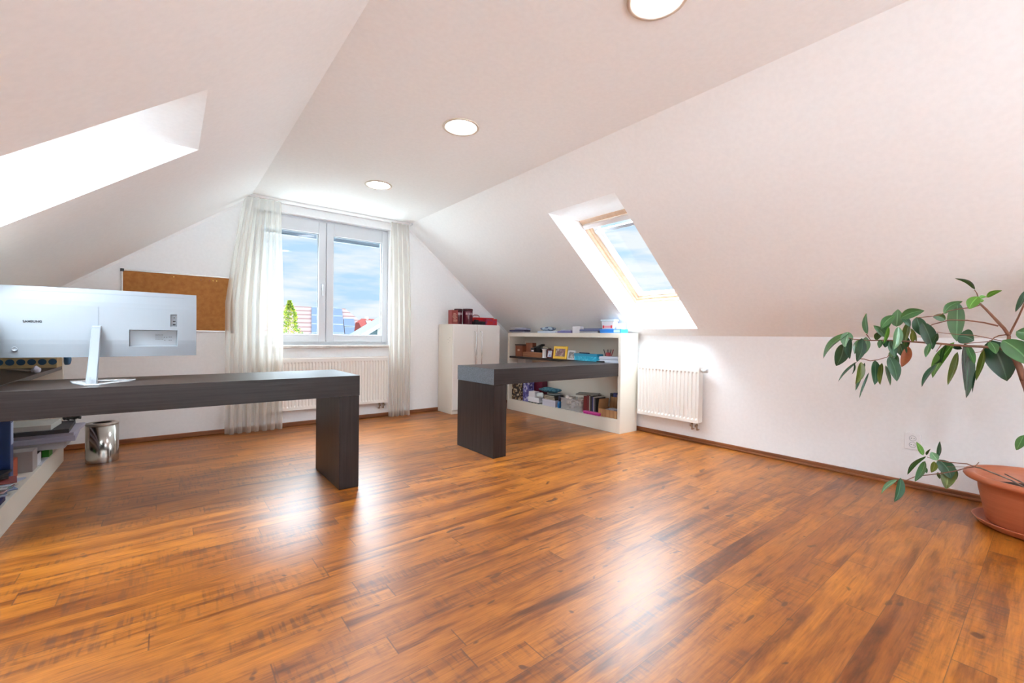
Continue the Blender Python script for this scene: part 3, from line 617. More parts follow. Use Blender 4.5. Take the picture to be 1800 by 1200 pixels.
# arm and foot
bm = bmesh.new()
a = Vector((-.300, 2.945, .738)); b = Vector((-.290, 3.03, 1.012)); n_ = 10; rings = []
for i in range(n_+1):
    t = i/n_; p = a.lerp(b, t); p.y += .012*math.sin(t*math.pi)
    w_, d_ = .021-.003*t, .013
    rings.append([bm.verts.new(p + Vector((x*w_, y*d_, 0))) for x, y in ((-1,-.6), (-.8,-1), (.8,-1), (1,-.6), (1,.6), (.8,1), (-.8,1), (-1,.6))])
for A, B in zip(rings, rings[1:]):
    for k in range(8): bm.faces.new((A[k], A[(k+1) % 8], B[(k+1) % 8], B[k]))
bm.faces.new(rings[0]); bm.faces.new(rings[-1])
arm = obj('stand_arm', bm, M_mon, e)
bm = bmesh.new(); rbox(bm, (-.302, 2.9305, .765), (.008, .003, .02)); obj('release_button', bm, mat('button_grey', (.35,.36,.38), .4), arm)
bm = bmesh.new(); rbox(bm, (-.29, 3.045, 1.0), (.035, .03, .05)); obj('hinge', bm, M_mon, e, bevel=.004)
outer = [(-.405,3.185), (-.385,3.09), (-.325,2.935), (-.27,2.925), (-.165,3.07), (-.145,3.165), (-.27,3.195)]
cx_, cy_ = -.28, 3.08
bm = bmesh.new(); lay = []
for z in (.7312, .7385):
    lay.append(([bm.verts.new((x, y, z)) for x, y in outer], [bm.verts.new((cx_+(x-cx_)*.62, cy_+(y-cy_)*.62, z)) for x, y in outer]))
k_ = len(outer)
for i in range(k_):
    j = (i+1) % k_
    for o_, i_ in lay: bm.faces.new((o_[i], o_[j], i_[j], i_[i]))
    bm.faces.new((lay[0][0][i], lay[0][0][j], lay[1][0][j], lay[1][0][i])); bm.faces.new((lay[0][1][i], lay[0][1][j], lay[1][1][j], lay[1][1][i]))
obj('stand_foot', bm, mat('foot_silver', (.62,.65,.68), .2, .3), e, bevel=.002)
# ------------------------------------------------------------------ loose things
def colm(name, c, r=.5, **k): return mat('m_'+name, c, r, **k)
def item(name, bm, m, label, cat, group=None, smooth=False, bevel=.002):
    o = obj(name, bm, m, None, smooth=smooth, bevel=bevel)
    return tag(o, label, cat, group)
def lump(bm, c, r, seed, amp=.35, sub=3):
    t = bmesh.new(); bmesh.ops.create_icosphere(t, subdivisions=sub, radius=1); R = random.Random(seed)
    k = [(Vector((R.uniform(-1,1), R.uniform(-1,1), R.uniform(-1,1))).normalized(), R.uniform(2,7), R.uniform(0,6)) for _ in range(9)]
    vm = {}
    for v in t.verts:
        s = 1 + amp*sum(math.sin(v.co.dot(d)*f+p) for d, f, p in k)/6
        q = v.co*s; vm[v] = bm.verts.new((c[0]+q.x*r[0], c[1]+q.y*r[1], c[2]+max(q.z, -.8)*r[2]+0.0))
    for f in t.faces: bm.faces.new([vm[v] for v in f.verts])
    t.free()
def spk(name, cols, scale, rough=.6):
    m = bpy.data.materials.new(name); m.use_nodes = True; t = m.node_tree; b = t.nodes['Principled BSDF']; b.inputs['Roughness'].default_value = rough
    tc = N(t, 'ShaderNodeTexCoord'); v = N(t, 'ShaderNodeTexVoronoi'); v.inputs['Scale'].default_value = scale; LK(t, tc.outputs['Object'], v.inputs['Vector'])
    w_ = N(t, 'ShaderNodeSeparateColor'); LK(t, v.outputs['Color'], w_.inputs[0]); r = N(t, 'ShaderNodeValToRGB'); r.color_ramp.interpolation = 'CONSTANT'
    e_ = r.color_ramp.elements; e_[0].color = (*cols[0], 1)
    e_[1].position = 1/len(cols); e_[1].color = (*cols[1], 1)
    for i, c in enumerate(cols[2:]): q = e_.new((i+2)/len(cols)); q.color = (*c, 1)
    LK(t, w_.outputs[0], r.inputs[0]); LK(t, r.outputs[0], b.inputs['Base Color']); return m
def lidbox(name, x0, x1, y0, y1, z0, z1, m, ml, label, cat, lid=.3, group=None, over=.003):
    e = thing(name, ((x0+x1)/2, (y0+y1)/2, z0), label, cat, group); zl = z1-(z1-z0)*lid
    obj('container', Bx(x0, x1, y0, y1, z0, zl), m, e, bevel=.002); obj('lid', Bx(x0-over, x1+over, y0-over, y1+over, zl, z1), ml, e, bevel=.002)
    return e
# --- on the cupboard (top z 1.145)
Z = 1.1455
e = thing('tea_tin', (2.765, 4.85, Z), 'small square red box with pale print, leftmost on the cupboard', 'box')
obj('box_body', Bx(2.815, 2.905, 4.80, 4.89, Z, 1.325), colm('redbox', (.24,.028,.022), .4), e, bevel=.002)
bm = bmesh.new(); R = random.Random(5)
for j in range(9):
    w_ = R.uniform(.03, .065); rbox(bm, (2.86+R.uniform(-.008,.008), 4.7995, 1.175+j*.0135), (w_, .001, .005))
obj('printed_text', bm, colm('cream_print', (.60,.36,.27)), e)
def canister(nm, x, y, r, h, label):
    e = thing(nm, (x, y, Z), label, 'canister', 'dark red canisters on the cupboard')
    obj('canister_body', Lt([(0,0), (r*.96,0), (r,.006), (r,h-.03)], (x, y, Z), 40), colm('maroon', (.085,.008,.018), .25), e, smooth=True)
    obj('lid', Lt([(r,h-.03), (r*1.04,h-.03), (r*1.04,h-.004), (r*.98,h), (0,h)], (x, y, Z), 40), colm('maroon_lid', (.05,.006,.012), .3), e, smooth=True)
    bm = bmesh.new()
    for k in range(5):
        a = -2.4+k*.32; rbox(bm, (x+math.cos(a)*(r+.001), y+math.sin(a)*(r+.001), Z+h*.68), (.012, .001, .03), rz=a+math.pi/2)
    obj('star_print', bm, colm('pinkish_print', (.45,.28,.30)), e)
canister('canister', 2.952, 4.87, .052, .20, 'slim dark red canister beside the small square red box')
canister('canister', 3.078, 4.84, .066, .205, 'wide dark red canister with pale star prints on the cupboard')
bm = Bx(3.152, 3.31, 4.77, 4.838, Z, Z+.045); rbox(bm, (3.19, 4.805, Z+.055), (.05, .05, .02)); rbox(bm, (3.27, 4.767, Z+.022), (.02, .008, .01))
item('radio', bm, M_black, 'small flat black device lying in front of the red basket', 'device')
e = thing('basket', (3.36, 4.93, Z), 'red plastic basket with a rim and side handle on the cupboard', 'basket')
bm = bmesh.new(); lay = []
for z, k in ((Z, .86), (Z+.095, 1.0), (Z+.1, 1.04), (Z+.095, 1.04), (Z+.09, .99), (Z+.004, .84)):
    lay.append([bm.verts.new((3.36+sx_*.145*k, 4.95+sy_*.10*k, z)) for sx_, sy_ in ((-1,-1), (1,-1), (1,1), (-1,1))])
for A, B in zip(lay, lay[1:]):
    for k in range(4): bm.faces.new((A[k], A[(k+1) % 4], B[(k+1) % 4], B[k]))
bm.faces.new(lay[0]); bm.faces.new(lay[-1]); obj('basket_body', bm, colm('red_plastic', (.55,.012,.012), .3), e)
bm = bmesh.new(); tube(bm, [(3.22, 4.94, Z+.095), (3.225, 4.94, Z+.125), (3.25, 4.94, Z+.135), (3.30, 4.94, Z+.135), (3.325, 4.94, Z+.125), (3.33, 4.94, Z+.095)], .005, 8)
obj('handle', bm, colm('brown_red', (.2,.03,.02), .4), e, smooth=True)
bm = bmesh.new()
for k in range(6): rbox(bm, (3.29+k*.03, 4.853, Z+.05), (.018, .002, .05), rx=-.1)
obj('label_print', bm, colm('violet_print', (.32,.05,.12)), e)
item('storage_box', Bx(3.325, 3.505, 4.765, 4.838, Z, Z+.085), spk('red_violet_pack', [(.42,.012,.015), (.36,.02,.05), (.45,.015,.015), (.22,.03,.10)], 30, .35), 'bright red printed box at the slope side of the cupboard top', 'box')
# --- right open shelf, bottom compartment (board top .14)
Z = .1405
item('gift_bag', Bx(3.69, 3.79, 4.45, 4.655, Z, .385), spk('black_gold', [(.02,.016,.012), (.35,.24,.12), (.04,.02,.015), (.5,.42,.3), (.015,.012,.01), (.16,.09,.04)], 45), 'black and gold patterned gift bag at the far end of the lower shelf', 'bag')
item('storage_box', Bx(3.70, 3.80, 4.315, 4.43, Z, .40), spk('blue_violet', [(.09,.09,.30), (.16,.15,.42), (.45,.45,.6), (.06,.05,.2)], 38), 'tall blue violet patterned box next to the black and gold bag', 'box')
item('storage_box', Bx(3.83, 3.92, 4.19, 4.40, Z, .46), colm('burgundy', (.13,.008,.03)), 'burgundy box standing behind the white cartons on the lower shelf', 'box')
e = thing('carton', (3.75, 4.24, Z), 'low white carton standing in front of the burgundy box', 'box', 'white cartons on the lower shelf')
obj('carton_body', Bx(3.69, 3.79, 4.10, 4.312, Z+.012, .215), colm('white_card', (.72,.73,.76)), e, bevel=.002)
bm = bmesh.new()
for y in (4.11, 4.17, 4.23, 4.285): box(bm, 3.695, 3.785, y, y+.02, Z, Z+.012)
obj('foot', bm, M_black, e)
item('carton', Bx(3.70, 3.78, 4.19, 4.31, .2152, .285), colm('white_card2', (.70,.70,.72)), 'small white carton lying on top of the low white carton', 'box', 'white cartons on the lower shelf')
e = lidbox('shoe_box', 3.68, 3.88, 3.79, 4.02, Z, .222, colm('lavender', (.55,.53,.60)), colm('lavender2', (.60,.58,.66)), 'pale lavender box with lid below the dark books', 'box', .25)
bm = bmesh.new(); lump(bm, (3.71, 4.10, .255), (.035, .07, .036), 4, .25); item('plastic_bag', bm, clearbox('clear_bag', (.75,.82,.80), .75), 'crumpled clear plastic bag on the white cartons', 'bag', smooth=False, bevel=0)
for k, (c, dz) in enumerate((((.05,.035,.02), .018), ((.09,.06,.035), .016), ((.03,.03,.025), .018))):
    z0 = .2225+sum((.018,.016,.018)[:k])+k*.0003; e = thing('book', (3.76, 3.89, z0), ['dark brown book, lowest of three lying on the lavender box', 'mid brown book, middle of three lying on the lavender box', 'blackish book, topmost of three lying on the lavender box'][k], 'book', 'books lying on the lavender box')
    obj('cover', Bx(3.685, 3.845, 3.80+.006*k, 4.0, z0, z0+dz), colm('bk%d' % k, c), e); obj('pages', Bx(3.683, 3.84, 3.804+.006*k, 3.99, z0+.003, z0+dz-.003), colm('pg%d' % k, (.4,.36,.28)), e)
item('glass_dish', Lt([(0,0), (.08,.0), (.095,.012), (.095,.016), (.078,.005), (0,.005)], (3.78, 3.9, .2775), 32), clearbox('glassy', (.45,.5,.5), .6), 'flat clear dish lying on the dark books', 'dish', smooth=True, bevel=0)
bm = bmesh.new(); lump(bm, (3.79, 3.99, .325), (.07, .17, .035), 8, .35); item('folded_cloth', bm, noisy('teal_cloth', (.02,.09,.15), (.10,.28,.34), (40,40,40), .8), 'crumpled teal patterned cloth bundle above the books', 'cloth', bevel=0)
e = thing('bottle', (3.72, 3.76, Z), 'small bottle with blue base and dark neck beside the clear tub', 'bottle')
obj('bottle_body', Lt([(0,0), (.022,0), (.026,.01), (.026,.06), (.018,.075), (.012,.082)], (3.71, 3.745, Z), 24), colm('blue_plastic', (.01,.12,.33), .2), e, smooth=True)
obj('cap', Lt([(.012,.08), (.016,.082), (.016,.145), (0,.147)], (3.71, 3.745, Z), 24), colm('dark_cap', (.02,.02,.05)), e, smooth=True)
e = thing('storage_tub', (3.78, 3.55, Z), 'clear plastic tub full of beige packets on the lower shelf', 'box')
bm = bmesh.new(); x0, x1, y0, y1, z0, z1 = 3.69, 3.89, 3.375, 3.70, Z, .275; t_ = .003
box(bm, x0, x1, y0, y1, z0, z0+t_); box(bm, x0, x0+t_, y0, y1, z0, z1); box(bm, x1-t_, x1, y0, y1, z0, z1); box(bm, x0, x1, y0, y0+t_, z0, z1); box(bm, x0, x1, y1-t_, y1, z0, z1)
ring(bm, x0-.006, x1+.006, 0, 1, .0, 0, 0) if False else None
box(bm, x0-.006, x0, y0-.006, y1+.006, z1-.006, z1); box(bm, x0-.006, x1, y0-.006, y0, z1-.006, z1)
obj('tub', bm, clearbox('clear_tub', (.70,.68,.68), .28), e)
bm = bmesh.new(); R = random.Random(3)
for k in range(16): rbox(bm, (R.uniform(3.73,3.86), R.uniform(3.43,3.65), R.uniform(.17,.285)), (.05, .06, .03), rz=R.uniform(0,3), rx=R.uniform(-.4,.4))
obj('packets', bm, spk('packets', [(.62,.55,.48), (.45,.38,.33), (.7,.66,.62), (.5,.42,.36)], 25), e)
BK = [(3.365, .045, .19, (.20,.012,.012), 'wide dark red book standing beside the clear tub'), (3.318, .034, .20, (.16,.01,.012), 'deep red book, second from the clear tub'), (3.282, .014, .195, (.45,.40,.33), 'thin cream book between the red and the black book'),
      (3.266, .026, .20, (.015,.015,.018), 'black book in the row beside the red ones'), (3.238, .018, .19, (.05,.05,.16), 'narrow navy book in the standing row'), (3.218, .012, .195, (.55,.52,.48), 'thin white book in the standing row'), (3.204, .022, .185, (.03,.03,.035), 'dark grey book in the standing row nearest the cardboard box')]
for y, t_, h_, c, lb in BK:
    e = thing('book', (3.78, y-t_/2, Z), lb, 'book', 'books standing in the lower shelf')
    obj('cover', Bx(3.715, 3.88, y-t_+.0008, y, Z, Z+h_), colm('bk_%d' % int(y*1000), c, .45), e, bevel=.0015)
    obj('pages', Bx(3.72, 3.882, y-t_+.003, y-.002, Z+h_-.002, Z+h_+.0008), colm('pgs', (.6,.56,.48)), e)
bm = bmesh.new(); rbox(bm, (3.785, 3.36, .3448), (.19, .25, .007), rz=.55); rbox(bm, (3.785, 3.36, .3505), (.185, .245, .004), rz=.5)
item('folder', bm, colm('grey_folder', (.22,.20,.17)), 'grey folder lying flat across the clear tub and the standing books', 'folder', bevel=0)
lidbox('pencil_case', 3.675, 3.72, 3.10, 3.33, Z, .172, colm('magenta', (.42,.01,.20), .4), colm('pinkish', (.62,.05,.32), .4), 'flat magenta case in front of the standing books', 'case', .4)
e = thing('cardboard_box', (3.76, 3.03, Z), 'open brown cardboard box at the near end of the lower shelf', 'box')
M_card = noisy('cardboard', (.50,.27,.12), (.36,.18,.075), (3,45,2), .8)
bm = bmesh.new(); x0, x1, y0, y1, z1 = 3.70, 3.88, 2.885, 3.135, .222; t_ = .004
box(bm, x0, x1, y0, y1, Z, Z+t_); box(bm, x0, x0+t_, y0, y1, Z+t_, z1); box(bm, x1-t_, x1, y0, y1, Z+t_, z1); box(bm, x0+t_, x1-t_, y0, y0+t_, Z+t_, z1); box(bm, x0+t_, x1-t_, y1-t_, y1, Z+t_, z1)
obj('box_body', bm, M_card, e)
bm = bmesh.new(); rbox(bm, (x1+.012, (y0+y1)/2, z1+.055), (.004, .23, .12), ry=.2); obj('flap', bm, M_card, e)
bm = bmesh.new(); rbox(bm, (3.79, y1+.0, z1+.05), (.16, .004, .10), rx=.12); obj('flap', bm, M_card, e)
bm = bmesh.new(); rbox(bm, (3.79, 3.0, z1-.02), (.12, .16, .03), rz=.3); rbox(bm, (3.76, 2.97, z1), (.06, .12, .02), rz=-.4); obj('papers', bm, colm('grey_papers', (.4,.4,.46)), e)
for k in range(6):
    y = 2.868+k*.046; c = [(.02,.02,.03), (.25,.2,.22), (.03,.03,.08), (.3,.2,.2), (.04,.05,.2), (.015,.015,.03)][k]
    item('book', Bx(3.905, 3.933, y, y+.042, Z, .365+.008*((k*5) % 3)), colm('bb%d' % k, c), ['black', 'grey pink', 'navy', 'dull rose', 'bright blue', 'dark'][k] + ' book in the back row behind the cardboard box', 'book', 'books behind the cardboard box')
# tall cartons under the middle board at the far end
item('carton', Bx(3.80, 3.92, 4.50, 4.67, Z, .69), colm('wht3', (.66,.65,.68)), 'tall white carton in the far corner behind the black and gold bag', 'box')
# --- middle board (top .7306)
Z = .731
M_wbrown = noisy('brown_wood', (.17,.045,.018), (.24,.075,.03), (4,20,4), .4)
e = thing('wooden_case', (3.76, 4.53, Z), 'reddish brown wooden case with an oval plate, far end of the middle board', 'case')
obj('case_body', Bx(3.70, 3.80, 4.45, 4.60, Z, .875), M_wbrown, e, bevel=.003); obj('lid', Bx(3.695, 3.805, 4.445, 4.605, .876, .892), colm('blackbrown', (.04,.02,.015)), e, bevel=.002)
bm = bmesh.new(); lathe(bm, [(0,.001), (.014,.001), (.014,0)], n=24, sy=1.8); bmesh.ops.rotate(bm, verts=bm.verts, cent=(0,0,0), matrix=Matrix.Rotation(-math.pi/2, 3, 'Y')); bmesh.ops.translate(bm, verts=bm.verts, vec=(3.699, 4.53, .815)); obj('oval_plate', bm, colm('platec', (.5,.33,.22)), e)
item('wooden_box', Bx(3.753, 3.82, 4.31, 4.445, Z, .915), M_wbrown, 'plain reddish brown upright box beside the wooden case', 'box')
item('wooden_tray', Bx(3.69, 3.75, 4.05, 4.43, Z, .795), noisy('copper_wood', (.36,.15,.06), (.20,.07,.03), (4,4,60), .35), 'long copper brown box lying along the front of the middle board', 'box')
bm = Bx(3.765, 3.84, 4.18, 4.30, Z, .87); rbox(bm, (3.80, 4.20, .878), (.06, .10, .02), rx=-.3)
item('camera_case', bm, M_black, 'black case behind the copper brown box', 'case', bevel=.003)
e = thing('clock', (3.74, 4.23, .7955), 'small black gadget with a white face on the copper brown box', 'gadget')
bm = bmesh.new(); rbox(bm, (3.72, 4.25, .825), (.04, .07, .058)); obj('gadget_body', bm, M_black, e, bevel=.004); bm = bmesh.new(); rbox(bm, (3.6995, 4.245, .815), (.002, .045, .016)); obj('display', bm, colm('whitish', (.7,.7,.7)), e)
e = thing('camera', (3.76, 4.10, .7955), 'black and beige device lying tilted over the copper brown box', 'gadget')
bm = bmesh.new(); rbox(bm, (3.79, 4.09, .845), (.05, .16, .03), rx=.12); rbox(bm, (3.80, 4.09, .78), (.04, .06, .098)); obj('device_body', bm, M_black, e, bevel=.003)
bm = bmesh.new(); rbox(bm, (3.785, 4.07, .858), (.05, .10, .014), rx=.12); obj('top_plate', bm, colm('beige', (.42,.38,.30)), e, bevel=.002)
item('canister', Lt([(0,0), (.028,0), (.030,.004), (.030,.012), (.024,.016), (.024,.10), (.030,.104), (.030,.115), (0,.117)], (3.70, 4.02, Z), 28), colm('white_can', (.72,.72,.74), .3), 'small white round canister in front of the dark red frame', 'canister', smooth=True, bevel=0)
def frame(label, y0, y1, z1, cf, cp, w_=.014, x=3.72, lean=.16, mcol=None, rz=0):
    e = thing('picture_frame', (0, 0, 0), label, 'picture frame', 'small picture frames on the middle board'); W = y1-y0; H = z1-Z
    bm = bmesh.new()
    for a in ((-W/2, -W/2+w_, 0, H), (W/2-w_, W/2, 0, H), (-W/2+w_, W/2-w_, 0, w_), (-W/2+w_, W/2-w_, H-w_, H)): box(bm, -.006, .006, *a)
    obj('frame', bm, cf, e, bevel=.002)
    obj('picture', Bx(-.002, .004, -W/2+w_, W/2-w_, w_, H-w_), cp, e)
    bm = Bx(.0, .003, -.012, .012, 0, H*.7); o = obj('easel_back', bm, M_black, e); o.location = (.045, 0, .011); o.rotation_euler.y = -.45
    e.location = (x, (y0+y1)/2, Z+.0012); e.rotation_euler = (0, lean, rz)
    return e
frame('dark red picture frame with a blue and white picture', 3.895, 4.0, .84, colm('dkred', (.12,.015,.015)), spk('bluepic', [(.5,.55,.65), (.15,.25,.5), (.7,.7,.75)], 60), .016)
frame('bright yellow picture frame on the middle board', 3.66, 3.87, .885, colm('yellow', (.80,.48,.01), .35), spk('violetpic', [(.25,.14,.12), (.32,.16,.2), (.5,.42,.3), (.2,.12,.1)], 45), .030, rz=.12)
frame('small white picture frame with a grey photo beside the yellow one', 3.515, 3.635, .84, colm('whiteframe', (.75,.76,.78), .4), spk('greypic', [(.35,.36,.36), (.55,.53,.5), (.22,.22,.22)], 50), .014, lean=.14)
e = lidbox('storage_box', 3.70, 3.80, 3.165, 3.505, Z, .812, spk('turq', [(.02,.38,.58), (.03,.46,.66), (.01,.34,.54), (.08,.52,.7)], 70, .35), colm('turq_lid', (.012,.25,.42), .35), 'turquoise box with a dark blue lid on the middle board', 'box', .35)
bm = bmesh.new(); tube(bm, [(3.73, 3.30, .8185), (3.73, 3.45, .8185)], .006, 10); item('marker_pen', bm, colm('navy_pen', (.01,.02,.06), .3), 'dark blue marker lying on the turquoise box', 'pen', smooth=True, bevel=0)
e = thing('pen_cup', (3.85, 3.13, Z), 'red cup holding dark pens at the back of the middle board', 'cup')
obj('cup', Lt([(0,0), (.026,0), (.03,.1), (.027,.1), (.024,.004), (0,.004)], (3.85, 3.13, Z), 28), colm('redcup', (.55,.08,.10), .35), e, smooth=True)
for k, (dx, dy, tx, ty, c, lb) in enumerate(((-.01,.01,-.02,.03,(.01,.01,.01),'black pen leaning out of the red cup towards the turquoise box'), (.0,.0,.0,.005,(.01,.01,.012),'black pen standing in the middle of the red cup'), (.005,-.005,.0,-.03,(.05,.01,.01),'dark red pen leaning out of the red cup'), (.01,-.012,.01,-.045,(.35,.02,.02),'bright red pen leaning furthest out of the red cup'))):
    bm = bmesh.new(); tube(bm, [(3.85+dx, 3.13+dy, Z+.006), (3.85+dx+tx, 3.13+dy+ty, Z+.135)], .0045, 8); item('pen', bm, colm('pen%d' % k, c, .3), lb, 'pen', 'pens in the red cup', smooth=True, bevel=0)
for k in range(5):
    c = [(.62,.66,.74), (.70,.73,.80), (.12,.14,.2), (.68,.70,.78), (.6,.62,.7)][k]; h_ = [.016, .014, .004, .014, .012][k]; z0 = Z+sum([.016, .014, .004, .014, .012][:k])+.0004*k
    item('paper_stack', Bx(3.69+.004*(k % 2), 3.86, 2.855, 3.13-.008*(k % 3), z0, z0+h_), colm('paper%d' % k, c), ['lowest bluish paper stack', 'second paper stack from the bottom', 'dark blue folder between the papers', 'white paper stack above the dark folder', 'uppermost loose paper stack'][k] + ' at the near end of the middle board', 'paper', 'papers at the near end of the middle board', bevel=0)
bm = bmesh.new(); rbox(bm, (3.672, 3.09, Z+.007), (.02, .10, .013)); item('stapler', bm, M_black, 'slim black stapler in front of the paper stacks', 'stapler', bevel=.003)
# --- shelf top (z 1.047)
Z = 1.0475
TOP = [(3.70, 3.84, 4.42, 4.68, 0, .016, (.62,.62,.68), 'pale grey magazine lying lowest at the far end of the shelf top', 'magazine'), (3.675, 3.79, 4.40, 4.70, .0165, .022, (.06,.06,.14), 'dark navy folder in the far pile on the shelf top', 'folder'),
       (3.69, 3.77, 4.36, 4.62, .039, .018, (.30,.32,.45), 'grey blue folder third from the bottom of the far pile on the shelf top', 'folder'), (3.69, 3.75, 4.45, 4.70, .0575, .012, (.55,.57,.66), 'light blue grey envelope topmost of the far pile on the shelf top', 'envelope'),
       (3.69, 3.82, 3.83, 4.14, 0, .020, (.52,.62,.74), 'pale blue folder under the crumpled bag on the shelf top', 'folder'), (3.67, 3.83, 3.545, 3.76, 0, .022, (.16,.15,.36), 'violet blue folder in the middle of the shelf top', 'folder'),
       (3.70, 3.80, 3.56, 3.74, .0225, .014, (.40,.40,.55), 'greyish violet notebook on the violet blue folder', 'notebook'), (3.70, 3.76, 3.42, 3.54, 0, .075, (.70,.70,.74), 'small white carton standing on the shelf top', 'box'),
       (3.68, 3.80, 3.14, 3.41, 0, .018, (.45,.47,.52), 'grey file lowest of the two dark files on the shelf top', 'file'), (3.67, 3.79, 3.10, 3.40, .0185, .022, (.10,.12,.26), 'dark blue file lying on the grey file on the shelf top', 'file'), (3.69, 3.76, 3.14, 3.36, .041, .012, (.16,.18,.30), 'slate blue booklet on the dark blue file', 'booklet')]
for k, (x0, x1, y0, y1, dz, h_, c, lb, ct) in enumerate(TOP):
    bm = bmesh.new(); rbox(bm, ((x0+x1)/2, (y0+y1)/2, Z+dz+h_/2), (x1-x0, y1-y0, h_), rz=[0,.05,-.08,.1,.03,.06,-.05,.02,0,.04,-.06][k])
    item(ct, bm, colm('top%d' % k, c, .35), lb, ct, bevel=.002)
bm = bmesh.new(); lump(bm, (3.735, 3.985, Z+.048), (.035, .15, .03), 21, .4); item('plastic_bag', bm, noisy('bluebag', (.40,.52,.64), (.10,.14,.24), (30,18,30), .25, lo=.5, hi=.62), 'crumpled pale blue plastic bag with dark print on the shelf top', 'bag', bevel=0)
e = thing('storage_box', (3.73, 2.97, Z), 'flat bright blue box at the near end of the shelf top', 'box')
obj('box_body', Bx(3.675, 3.80, 2.83, 3.11, Z, Z+.042), colm('brightblue', (.02,.20,.62), .3), e, bevel=.003)
bm = Bx(3.6735, 3.6745, 2.84, 2.92, Z+.006, Z+.036); obj('label', bm, colm('paleblue', (.45,.68,.85)), e)
e = thing('ice_cream_tub', (3.72, 3.02, Z+.043), 'clear white tub with a red label on the bright blue box', 'tub')
bm = bmesh.new(); lay = [[bm.verts.new((3.715+a*.034*k, 3.01+b*.085*k, z)) for a, b in ((-1,-1), (1,-1), (1,1), (-1,1))] for z, k in ((Z+.0425, .88), (Z+.125, .98))]
for k in range(4): bm.faces.new((lay[0][k], lay[0][(k+1) % 4], lay[1][(k+1) % 4], lay[1][k]))
bm.faces.new(lay[0]); bm.faces.new(lay[1]); obj('tub_body', bm, colm('milky', (.74,.78,.86), .25), e, bevel=.004)
obj('lid', Bx(3.678, 3.750, 2.915, 3.105, Z+.1255, Z+.145), colm('milky_lid', (.66,.80,.90), .25), e, bevel=.004)
bm = Bx(3.6815, 3.684, 2.945, 3.075, Z+.056, Z+.078); obj('label_band', bm, colm('pinkband', (.80,.35,.42)), e)
bm = Bx(3.680, 3.683, 3.055, 3.072, Z+.052, Z+.082); box(bm, 3.680, 3.683, 2.948, 2.965, Z+.052, Z+.082); obj('red_mark', bm, colm('redmark', (.62,.01,.03)), e)
item('carton', Bx(3.70, 3.76, 2.835, 2.91, Z+.0425, Z+.10), colm('whitepink', (.80,.74,.76)), 'small white carton beside the clear tub on the bright blue box', 'box')
# --- left shelf
Z = .1405
e = thing('binder', (-.8, 3.63, Z), 'tall dark blue ring binder in the lower left shelf', 'binder')
obj('cover', Bx(-.93, -.69, 3.60, 3.66, Z, .53), colm('binderblue', (.012,.045,.17), .35), e, bevel=.003); bm = Bx(-.6905, -.6885, 3.61, 3.65, .36, .48); obj('spine_label', bm, colm('silverlabel', (.35,.45,.65)), e)
LST = [('paper_stack', -.88, -.545, 4.10, 4.50, .215, .045, (.42,.41,.42), 'thick pale ream of paper, lowest in the pile sticking out of the left shelf', 'paper', .0), ('paper_stack', -.87, -.505, 4.08, 4.48, .2605, .035, (.34,.33,.42), 'greyish lilac paper stack above the thick pale ream', 'paper', .06),
       ('paper_stack', -.87, -.495, 4.10, 4.50, .296, .022, (.38,.36,.44), 'lilac paper stack under the black folder of the left shelf', 'paper', -.03), ('folder', -.87, -.53, 4.08, 4.46, .3185, .026, (.035,.035,.04), 'black folder on the paper pile of the left shelf', 'folder', .04),
       ('magazine', -.86, -.60, 4.10, 4.36, .345, .034, (.50,.50,.47), 'off-white stack of magazines on top of the black folder', 'magazine', -.05)]
for nm, x0, x1, y0, y1, z0, h_, c, lb, ct, a in LST:
    bm = bmesh.new(); rbox(bm, ((x0+x1)/2, (y0+y1)/2, z0+h_/2), (x1-x0, y1-y0, h_), rz=a)
    item(nm, bm, noisy('l_'+str(z0), tuple(q*.9 for q in c), c, (2,2,300), .6), lb, ct, bevel=.002)
item('storage_box', Bx(-.90, -.672, 4.14, 4.44, Z, .2145), M_dark, 'black block standing in for the shadow under the paper pile in the left shelf', 'box')  # black block takes the place of shelf-interior shadow below the pile
bm = bmesh.new(); R = random.Random(12)
for k in range(7):
    p = [Vector((-.56+R.uniform(-.04,.05), 4.44+R.uniform(-.03,.08), .352+R.uniform(0,.022))) for _ in range(7)]
    tube(bm, p, .0045, 6)
item('cable', bm, M_black, 'tangled black cables lying at the far end of the paper pile', 'cable', bevel=0, smooth=True)
item('carton', Bx(-.80, -.648, 3.85, 3.97, Z, .265), colm('greycard', (.30,.26,.25)), 'grey brown upright carton in the lower left shelf', 'box')
bm = bmesh.new(); rbox(bm, (-.652, 4.03, .178), (.004, .10, .072)); rbox(bm, (-.65, 4.10, Z+.004), (.03, .22, .006)); item('card_sheet', bm, colm('whitecard', (.62,.64,.68)), 'folded white card standing beside the grey brown carton', 'card', bevel=0)
item('storage_box', Bx(-.669, -.636, 4.22, 4.34, Z+.0005, .205), colm('green', (.03,.26,.015), .4), 'small bright green box in the lower left shelf', 'box')
item('envelope', Bx(-.76, -.70, 3.69, 3.80, Z, .25), colm('orangered', (.35,.06,.02)), 'orange red packet standing in the lower left shelf', 'packet')
bm = bmesh.new(); rbox(bm, (-.79, 3.50, .216), (.22, .15, .014), rz=.2); rbox(bm, (-.78, 3.49, .229), (.19, .16, .010), rz=-.15); item('folder', bm, M_black, 'black flat folders sloping over the loose letters', 'folder', bevel=0)
R = random.Random(31)
LETT = [('lilac grey', (.36,.34,.46)), ('pale blue', (.36,.44,.56)), ('white', (.60,.60,.62)), ('slate blue', (.20,.26,.40)), ('dusty pink', (.50,.34,.34)), ('grey green', (.22,.34,.34)), ('light grey', (.46,.46,.48)), ('bluish white', (.48,.54,.64)), ('dark red', (.28,.06,.05))]
